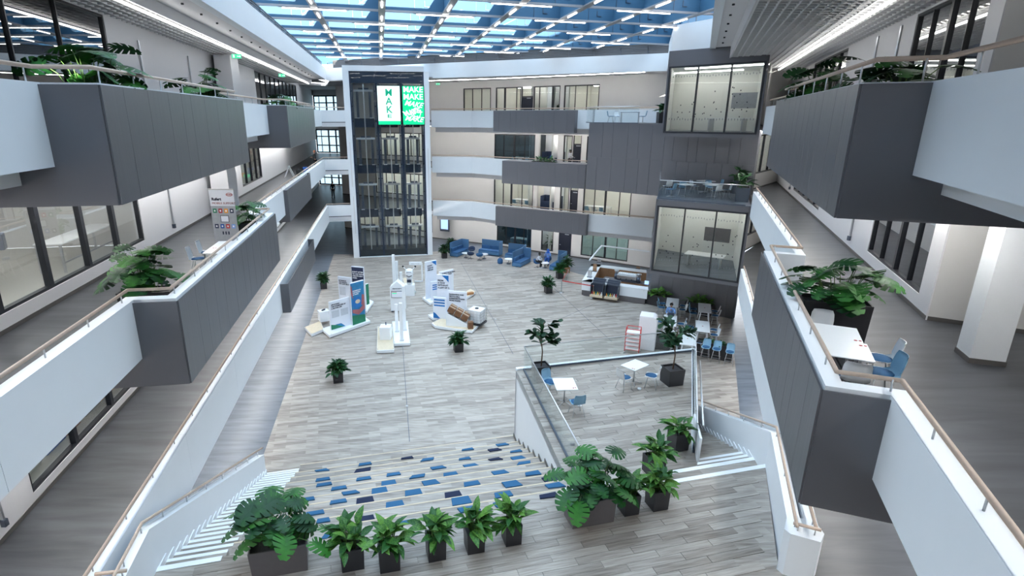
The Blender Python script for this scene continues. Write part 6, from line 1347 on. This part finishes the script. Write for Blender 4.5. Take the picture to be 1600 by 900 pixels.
for k in range(4):
    MB().box((-.30 + k * .20, -.008, 1.42), (.13, .004, .15)).build('icon', ('poster_green', 'red_mark', 'orange', 'poster_navy')[k], t, loc=(0, 0, 0)); MB().box((-.30 + k * .20, -.008, .88), (.13, .004, .15)).build('icon', ('poster_navy', 'cloth_blue', 'red_paint', 'cloth_lightblue')[k], t, loc=(0, 0, 0))
    MB().box((-.30 + k * .20, -.012, 1.42), (.05, .004, .06)).build('icon_symbol', 'ink_white', t, loc=(0, 0, 0)); MB().box((-.30 + k * .20, -.012, .88), (.05, .004, .06)).build('icon_symbol', 'ink_white', t, loc=(0, 0, 0))
MB().box((0.02, -.008, 1.14), (.30, .004, .24)).build('monitor_picture', 'ink', t, loc=(0, 0, 0)); MB().box((.02, -.011, 1.14), (.26, .004, .20)).build('monitor_screen', 'poster_white', t, loc=(0, 0, 0))
for k in range(3): MB().box((-.10 + k * .10, -.008, .64), (.05, .004, .11)).build('small_icon', 'ink', t, loc=(0, 0, 0))
# laboratory behind the left windows
def bench(label, pos, rz, L, drawers=0, cream=True):
    t = thing('lab_bench', label, 'bench', pos, rz); MB().box((0, 0, .89), (L, .78, .04)).build('worktop', 'table_white', t, loc=(0, 0, 0))
    for x in (-1, 1):
        for y in (-1, 1): MB().box((x * (L / 2 - .05), y * .33, .435), (.06, .06, .87)).build('leg', 'steel', t, loc=(0, 0, 0))
    MB().box((0, .3, .3), (L - .1, .04, .05)).build('rail', 'steel', t, loc=(0, 0, 0))
    if drawers:
        MB().box((-L * .2, 0, .43), (.9, .66, .84)).build('cabinet', 'bar_grey', t, loc=(0, 0, 0))
        for k in range(4): MB().box((-L * .2, -.34, .16 + k * .2), (.84, .02, .14)).build('drawer', 'lab_cream', t, loc=(0, 0, 0)); MB().box((-L * .2, -.36, .21 + k * .2), (.3, .02, .02)).build('drawer_handle', 'dark_steel', t, loc=(0, 0, 0))
        MB().box((L * .28, 0, .43), (.6, .66, .84)).build('cabinet', 'white_gloss', t, loc=(0, 0, 0))
    return t
bench('long white laboratory bench with drawers deep behind the left windows', (-13.9, 14.6, F2), R(-60), 3.2, 1); bench('white laboratory bench with cream drawers behind the left windows', (-15.2, 11.9, F2), R(-5), 3.0, 1); bench('laboratory bench at the lower left edge behind the windows', (-12.6, 9.6, F2), R(-85), 2.0, 1); bench('steel legged table standing close behind the left windows', (-12.9, 18.0, F2), R(-82), 3.4); bench('rear laboratory bench below the grey wall cupboards', (-17.8, 15.5, F2), R(-80), 5, 1)
for k, (x, y, w2, h2, m) in enumerate(((-14.0, 14.2, .6, .35, 'dark_steel'), (-15.4, 12.0, .5, .3, 'white_gloss'), (-13.6, 15.6, .5, .45, 'dark_steel'), (-17.8, 14.4, .7, .5, 'steel'), (-17.9, 16.8, .5, .6, 'white_gloss'), (-12.7, 9.4, .5, .4, 'ink'))):
    t = thing('lab_device', 'bench top laboratory device, %s one behind the left windows' % ('first', 'second', 'third', 'fourth', 'fifth', 'sixth')[k], 'device', (x, y, F2 + .91), R(15 * k)); MB().box((0, 0, h2 / 2), (w2, .4, h2)).build('housing', m, t, loc=(0, 0, 0), bevel=.02); MB().box((0, -.21, h2 * .6), (w2 * .6, .01, h2 * .4)).build('panel', 'ink', t, loc=(0, 0, 0))
t = thing('wall_cupboard', 'long grey wall cupboard at the rear of the laboratory', 'cupboard', (-19.0, 14.5, F2 + 1.4), R(98)); MB().box((0, 0, .5), (8, .4, 1.0)).build('body', 'poster_grey', t, loc=(0, 0, 0))
for k in range(8): MB().box((-3.5 + k, -.21, .5), (.96, .02, .94)).build('door', 'cabinet_white', t, loc=(0, 0, 0))
# workshop colour behind the low left windows
for k, (y, m, hh, lab) in enumerate(((12.2, 'lab_cream', 1.5, 'cream board leaning behind the lowest left window'), (13.4, 'cloth_blue', .5, 'blue hose coil behind the lowest left window'), (14.2, 'red_books', 1.3, 'red and brown patterned panel behind the low left window'), (15.4, 'bar_grey', 1.2, 'dark cabinet behind the low left window'), (16.3, 'wood_warm', 1.4, 'warm timber rack behind the low left window'), (17.2, 'orange', 1.2, 'orange panel behind the low left window'), (18.2, 'cloth_blue', 1.0, 'blue panel behind the low left window'))):
    x = LW(y)[0] - .9; t = thing('workshop_panel', lab, 'panel', (x, y, F1), R(98)); MB().box((0, 0, hh / 2), (.9, .12, hh)).build('panel', m, t, loc=(0, 0, 0)); MB().box((0, -.08, hh * .5), (.7, .04, .05)).build('rail', 'ink_white', t, loc=(0, 0, 0))
# furniture in the back offices and niches
i, s_, a_, zz = back_s(800, 300); P0, P1_ = V2(LB[2]), V2(LB[3]); db = (P1_ - P0).normalized(); nb2 = Vector((-db.y, db.x)); ab = math.atan2(db.y, db.x)
def bp(px, py, dep): i, s_, a_, _ = back_s(px, py); q = V2(LB[i]) + (V2(LB[i + 1]) - V2(LB[i])).normalized() * a_; return q + nb2 * dep
for F, px, lab in ((F1, 808, 'first floor'), (F2, 806, 'second floor'), (0, 806, 'ground floor'), (F1, 925, 'first floor right')):
    q = bp(px, 300, 1.6); flat_table('meeting table in the back office, %s' % lab, (q.x, q.y, F), 2.4, .9, ab, mark=False, legs='four', name='office_table')
    for k in (-1, 0, 1): r_ = q - nb2 * .75 + db * k * .7; place('cb' if k else 'cw', (r_.x, r_.y, F), ab, 'office chair, near side of the %s office table, %s one' % (lab, ('left', 'middle', 'right')[k + 1]))
for F, lab in ((F1, 'first floor'), (F2, 'second floor')):
    q = bp(854, 300, 1.2); t = thing('booth_sofa', 'dark blue high sided booth sofa in the %s niche of the back wall' % lab, 'sofa', (q.x, q.y, F), ab); MB().box((0, .35, .7), (1.9, .12, 1.4)).build('back', 'fabric_navy', t, loc=(0, 0, 0)); MB().box((-.9, -.1, .7), (.12, .9, 1.4)).build('side', 'fabric_navy', t, loc=(0, 0, 0)); MB().box((.9, -.1, .7), (.12, .9, 1.4)).build('side', 'fabric_navy', t, loc=(0, 0, 0)); MB().box((0, 0, .25), (1.7, .7, .42)).build('seat', 'fabric_navy', t, loc=(0, 0, 0)); MB().box((0, -.5, .45), (1.8, .08, .9)).build('front_panel', 'fabric_navy', t, loc=(0, 0, 0))
    for k in (-.3, .3): r_ = q + db * (k + .5) - nb2 * .2; t = thing('globe_lamp', 'glowing globe pendant in the %s niche, %s one' % (lab, 'left' if k < 0 else 'right'), 'lamp', (r_.x, r_.y, F + 2.2)); MB().lathe([(.02, 0), (.14, .07), (.16, .16), (.10, .28), (.02, .32)], (0, 0, 0), 10).build('globe', 'led_soft', t, loc=(0, 0, 0)); MB().tube([(0, 0, .3), (0, 0, .75)], .008, 4).build('cord', 'steel', t, loc=(0, 0, 0))
q = bp(884, 235, 1.0); t = thing('fridge', 'pale grey cupboard beside the standing person on the second floor', 'cupboard', (q.x, q.y, F2), ab); MB().box((0, 0, .9), (.8, .5, 1.8)).build('body', 'cabinet_white', t, loc=(0, 0, 0)); MB().box((0, -.26, 1.2), (.74, .02, 1.1)).build('door', 'white_gloss', t, loc=(0, 0, 0))
for px, lab in ((806, 'left'), (812, 'right')): q = bp(px, 175, .8); t = thing('yellow_chair', 'orange yellow lounge chair behind the top floor glazing, %s one' % lab, 'chair', (q.x, q.y, F3), ab); MB().box((0, 0, .25), (.6, .6, .35)).build('seat', 'orange', t, loc=(0, 0, 0)); MB().box((0, .3, .6), (.6, .1, .6)).build('back', 'orange', t, loc=(0, 0, 0))
for F, px, h in ((0, 855, .2), (F3, 866, .1)): q = bp(px, 300 if not F else 155, .9); pot_plant('leafy plant behind the narrow ground floor window' if not F else 'small plant behind the top floor glazing', (q.x, q.y, F), LK, .5, .5, .7, 30, .3, .5, .7, 0, parts=False, seed=90 + int(h * 10))
# ================================================================ PEOPLE
def skin_mesh(name, verts, edges, mname, sub=2):
    me = bpy.data.meshes.new(name); me.from_pydata([v[0] for v in verts], edges, []); bm = bmesh.new(); bm.from_mesh(me); lay = bm.verts.layers.skin.verify()
    for v, q in zip(bm.verts, verts): v[lay].radius = (q[1], q[1] if len(q) < 3 else q[2]); v[lay].use_root = (v.index == 0)
    bm.to_mesh(me); bm.free(); o = bpy.data.objects.new(name, me); COL.objects.link(o)
    o.modifiers.new('skin', 'SKIN').use_smooth_shade = True; s = o.modifiers.new('sub', 'SUBSURF'); s.levels = sub; s.render_levels = sub
    dg = bpy.context.evaluated_depsgraph_get(); dg.update(); m2 = bpy.data.meshes.new_from_object(o.evaluated_get(dg)); bpy.data.objects.remove(o); m2.name = name; m2.materials.clear(); m2.materials.append(M[mname]); m2.polygons.foreach_set('use_smooth', [True] * len(m2.polygons)); return m2
def person(label, pos, rz, pose, top, legs, hairm='hair', skinm='skin', scarf=False, s=1.0, lean=0.0, armz=None, seat=.46):
    """faces -y. pose: stand or sit"""
    V = lambda *a: Vector(a); t = thing('person', label, 'person', pos, rz)
    hip = V(0, 0, .95) if pose == 'stand' else V(0, .06, seat + .13); up = V(0, -math.sin(lean), math.cos(lean))
    sh = hip + up * .50; neck = hip + up * .56; head = neck + V(0, -.03 - math.sin(lean) * .05, .13); crown = head + V(0, -.01, .10)
    P = {'hip': hip, 'waist': hip + up * .18, 'chest': hip + up * .38, 'neck': neck + up * .02, 'chin': neck + V(0, -.025, .07), 'head': head, 'crown': crown}
    arms = {}; knees = {}
    for sx in (-1, 1):
        S = sh + V(sx * .18, 0, -.03)
        if pose == 'stand': E_ = S + V(sx * .06, .02, -.28); Wr = E_ + (V(0, -.10, -.23) if armz is None else V(-sx * .02, -.24, .02))
        else: E_ = S + V(sx * .08, -.10, -.25); Wr = E_ + V(-sx * .12, -.22, .0 if armz is None else armz)
        arms[sx] = (S, E_, Wr, Wr + (Wr - E_).normalized() * .09)
        Hj = hip + V(sx * .09, 0, -.04)
        if pose == 'stand': K = Hj + V(sx * .02, -.02 - .03 * sx, -.44); An = V(K.x, .04 * sx, .08)
        else: K = Hj + V(sx * .06, -.42, .0); An = V(K.x, K.y + .02, max(.08, .08 if seat < .6 else seat - .38))
        knees[sx] = (Hj, K, An, An + V(0, -.16, -.04))
    vs = [(P['hip'], .12, .10), (P['waist'], .11, .09), (P['chest'], .13, .10), (P['neck'], .05), (P['chin'], .062), (P['head'], .085), (P['crown'], .065)]; ed = [(i, i + 1) for i in range(6)]
    for sx in (-1, 1):
        b = len(vs); S, E_, Wr, Ha = arms[sx]; vs += [(S, .055), (E_, .040), (Wr, .027), (Ha, .032, .016)]; ed += [(2, b), (b, b + 1), (b + 1, b + 2), (b + 2, b + 3)]
        dd = (Ha - Wr).normalized(); sd = dd.cross(V(0, 0, 1)).normalized() if abs(dd.z) < .95 else V(1, 0, 0)
        for f, (off, ln) in enumerate(((-.028, .062), (-.010, .075), (.010, .072), (.028, .055))): vs += [(Ha + sd * off + dd * .03, .009), (Ha + sd * off * 1.15 + dd * (.03 + ln) + V(0, 0, -.015), .007)]; k = len(vs); ed += [(b + 3, k - 2), (k - 2, k - 1)]
        vs += [(Wr + dd * .03 - sd * sx * .03, .010), (Wr + dd * .075 - sd * sx * .055, .008)]; k = len(vs); ed += [(b + 2, k - 2), (k - 2, k - 1)]
        b = len(vs); Hj, K, An, To = knees[sx]; vs += [(Hj, .085), (K, .055), (An, .04), (To, .035)]; ed += [(0, b), (b, b + 1), (b + 1, b + 2), (b + 2, b + 3)]
    meshobj('body', skin_mesh('body', vs, ed, skinm, 1), t)
    vs = [(P['hip'] + up * .0, .145, .12), (P['waist'], .135, .11), (P['chest'], .16, .12), (neck - up * .03, .075)]; ed = [(0, 1), (1, 2), (2, 3)]
    for sx in (-1, 1): b = len(vs); S, E_, Wr, _ = arms[sx]; vs += [(S, .075), (E_, .056), (Wr.lerp(E_, .12), .044)]; ed += [(2, b), (b, b + 1), (b + 1, b + 2)]
    meshobj('top', skin_mesh('top', vs, ed, top, 1), t)
    vs = [(P['hip'] + up * .02, .15, .125)]; ed = []
    for sx in (-1, 1): b = len(vs); Hj, K, An, _ = knees[sx]; vs += [(Hj, .105), (K, .075), (An, .06)]; ed += [(0, b), (b, b + 1), (b + 1, b + 2)]
    meshobj('trousers', skin_mesh('trousers', vs, ed, legs, 1), t)
    for sx in (-1, 1): An, To = knees[sx][2], knees[sx][3]; b = MB(); b.tube([An + V(0, .05, -.035), To + V(0, -.05, -.0)], .05, 8, r1=.042); b.build('shoe', 'cloth_white' if pose == 'sit' and not scarf and seat < .6 else 'black_frame', t, loc=(0, 0, 0))
    hd = MB(); n_ = 10; c = head + V(0, .015, .035); prof = [(.02, .115), (.07, .095), (.100, .05), (.105, 0), (.095, -.05), (.07, -.08)] if not scarf else [(.02, .125), (.08, .10), (.115, .05), (.12, -.02), (.115, -.10), (.14, -.17), (.17, -.24)]
    hd.lathe([(r, z) for r, z in prof], (c.x, c.y + (.02 if not scarf else .03), c.z), n_); hd.build('headscarf' if scarf else 'hair', 'cloth_royal' if scarf else hairm, t, loc=(0, 0, 0))
    f = MB(); fc = head + V(0, -.085, -.01); f.box(fc, (.02, .03, .04)); f.build('nose', skinm, t, loc=(0, 0, 0)); f = MB(); [f.box(head + V(sx * .03, -.082, .02), (.022, .012, .012)) for sx in (-1, 1)]; f.build('eyes', 'ink', t, loc=(0, 0, 0)); f = MB(); f.box(head + V(0, -.08, -.045), (.045, .012, .010)); f.build('mouth', 'poster_pink', t, loc=(0, 0, 0))
    if s != 1: t.scale = (s, s, s)
    return t
person('person in a light blue shirt sitting at a high table typing on a laptop', (12.28, 32.55, 0), R(-21), 'sit', 'cloth_lightblue', 'cloth_black', lean=.28, seat=.76)
lt = thing('laptop', 'black laptop in front of the person in the light blue shirt', 'laptop', (12.08, 31.95, 1.047), R(159)); MB().box((0, 0, .01), (.36, .25, .018)).build('keyboard_base', 'ink', lt, loc=(0, 0, 0)); MB().box((0, .14, .12), (.36, .012, .23), rot=Matrix.Rotation(R(-12), 3, 'X')).build('lid', 'ink', lt, loc=(0, 0, 0))
place('sw', (12.32, 32.62, 0), R(-21) + math.pi, 'bar stool under the person in the light blue shirt')
person('person in a white top with dark hair bent over the low round lounge table', (5.7, 47.2, 0), R(65), 'sit', 'cloth_white', 'cloth_black', skinm='skin_dark', lean=.45)
person('person in a royal blue headscarf and blue dress sitting at the low lounge table', (6.75, 48.2, 0), R(-20), 'sit', 'cloth_lightblue', 'cloth_blue', scarf=True, lean=.1, armz=.2)
q = bp(898, 235, -.9); person('standing person in a white shirt in front of the dark door on the second floor', (q.x, q.y, F2), R(40), 'stand', 'cloth_white', 'cloth_black', skinm='skin_dark', armz=1)
q = bp(857, 235, .9); person('person in a blue top with reddish hair sitting in the second floor booth', (q.x, q.y, F2), R(-30), 'sit', 'cloth_blue', 'cloth_black', hairm='red_books')
p = G(500, 243, F2); person('person dressed in black working on the far left second floor gallery', (-13.55, 49.5, F2), R(-70), 'stand', 'cloth_black', 'cloth_black', hairm='red_books', armz=1)
p = G(514, 300, F1); person('dark dressed person walking in the far left first floor corridor', (-15.4, 62.5, F1), R(0), 'stand', 'cloth_black', 'cloth_black')
# trestle and gear near the worker
t = thing('trestle', 'white folding trestle standing on the far left second floor gallery', 'trestle', (-14.3, 44.6, F2), R(10))
for y in (-.3, .3):
    for s in (-1, 1): MB().bar((0, y, .8), (s * .35, y, 0), .06, .05).build('leg', 'white_gloss', t, loc=(0, 0, 0))
MB().bar((0, -.4, .8), (0, .4, .8), .08, .08).build('beam', 'white_gloss', t, loc=(0, 0, 0))
for x, y, m, hh, lab in ((-13.9, 45.8, 'cloth_black', .45, 'dark tool bag beside the white trestle'), (-13.6, 46.6, 'cloth_blue', .6, 'blue tool case beside the white trestle'), (-13.1, 45.6, 'orange', .3, 'orange bucket near the white trestle'), (-13.35, 45.3, 'exit_green', .2, 'small green box near the orange bucket')):
    t = thing('tool_bag' if 'bag' in lab else 'tool_box', lab, 'tool box', (x, y, F2), R(30)); MB().box((0, 0, hh / 2), (.4, .3, hh)).build('body', m, t, loc=(0, 0, 0), bevel=.03); MB().tube([(-.12, 0, hh), (-.08, 0, hh + .1), (.08, 0, hh + .1), (.12, 0, hh)], .012, 5).build('handle', 'black_frame', t, loc=(0, 0, 0))
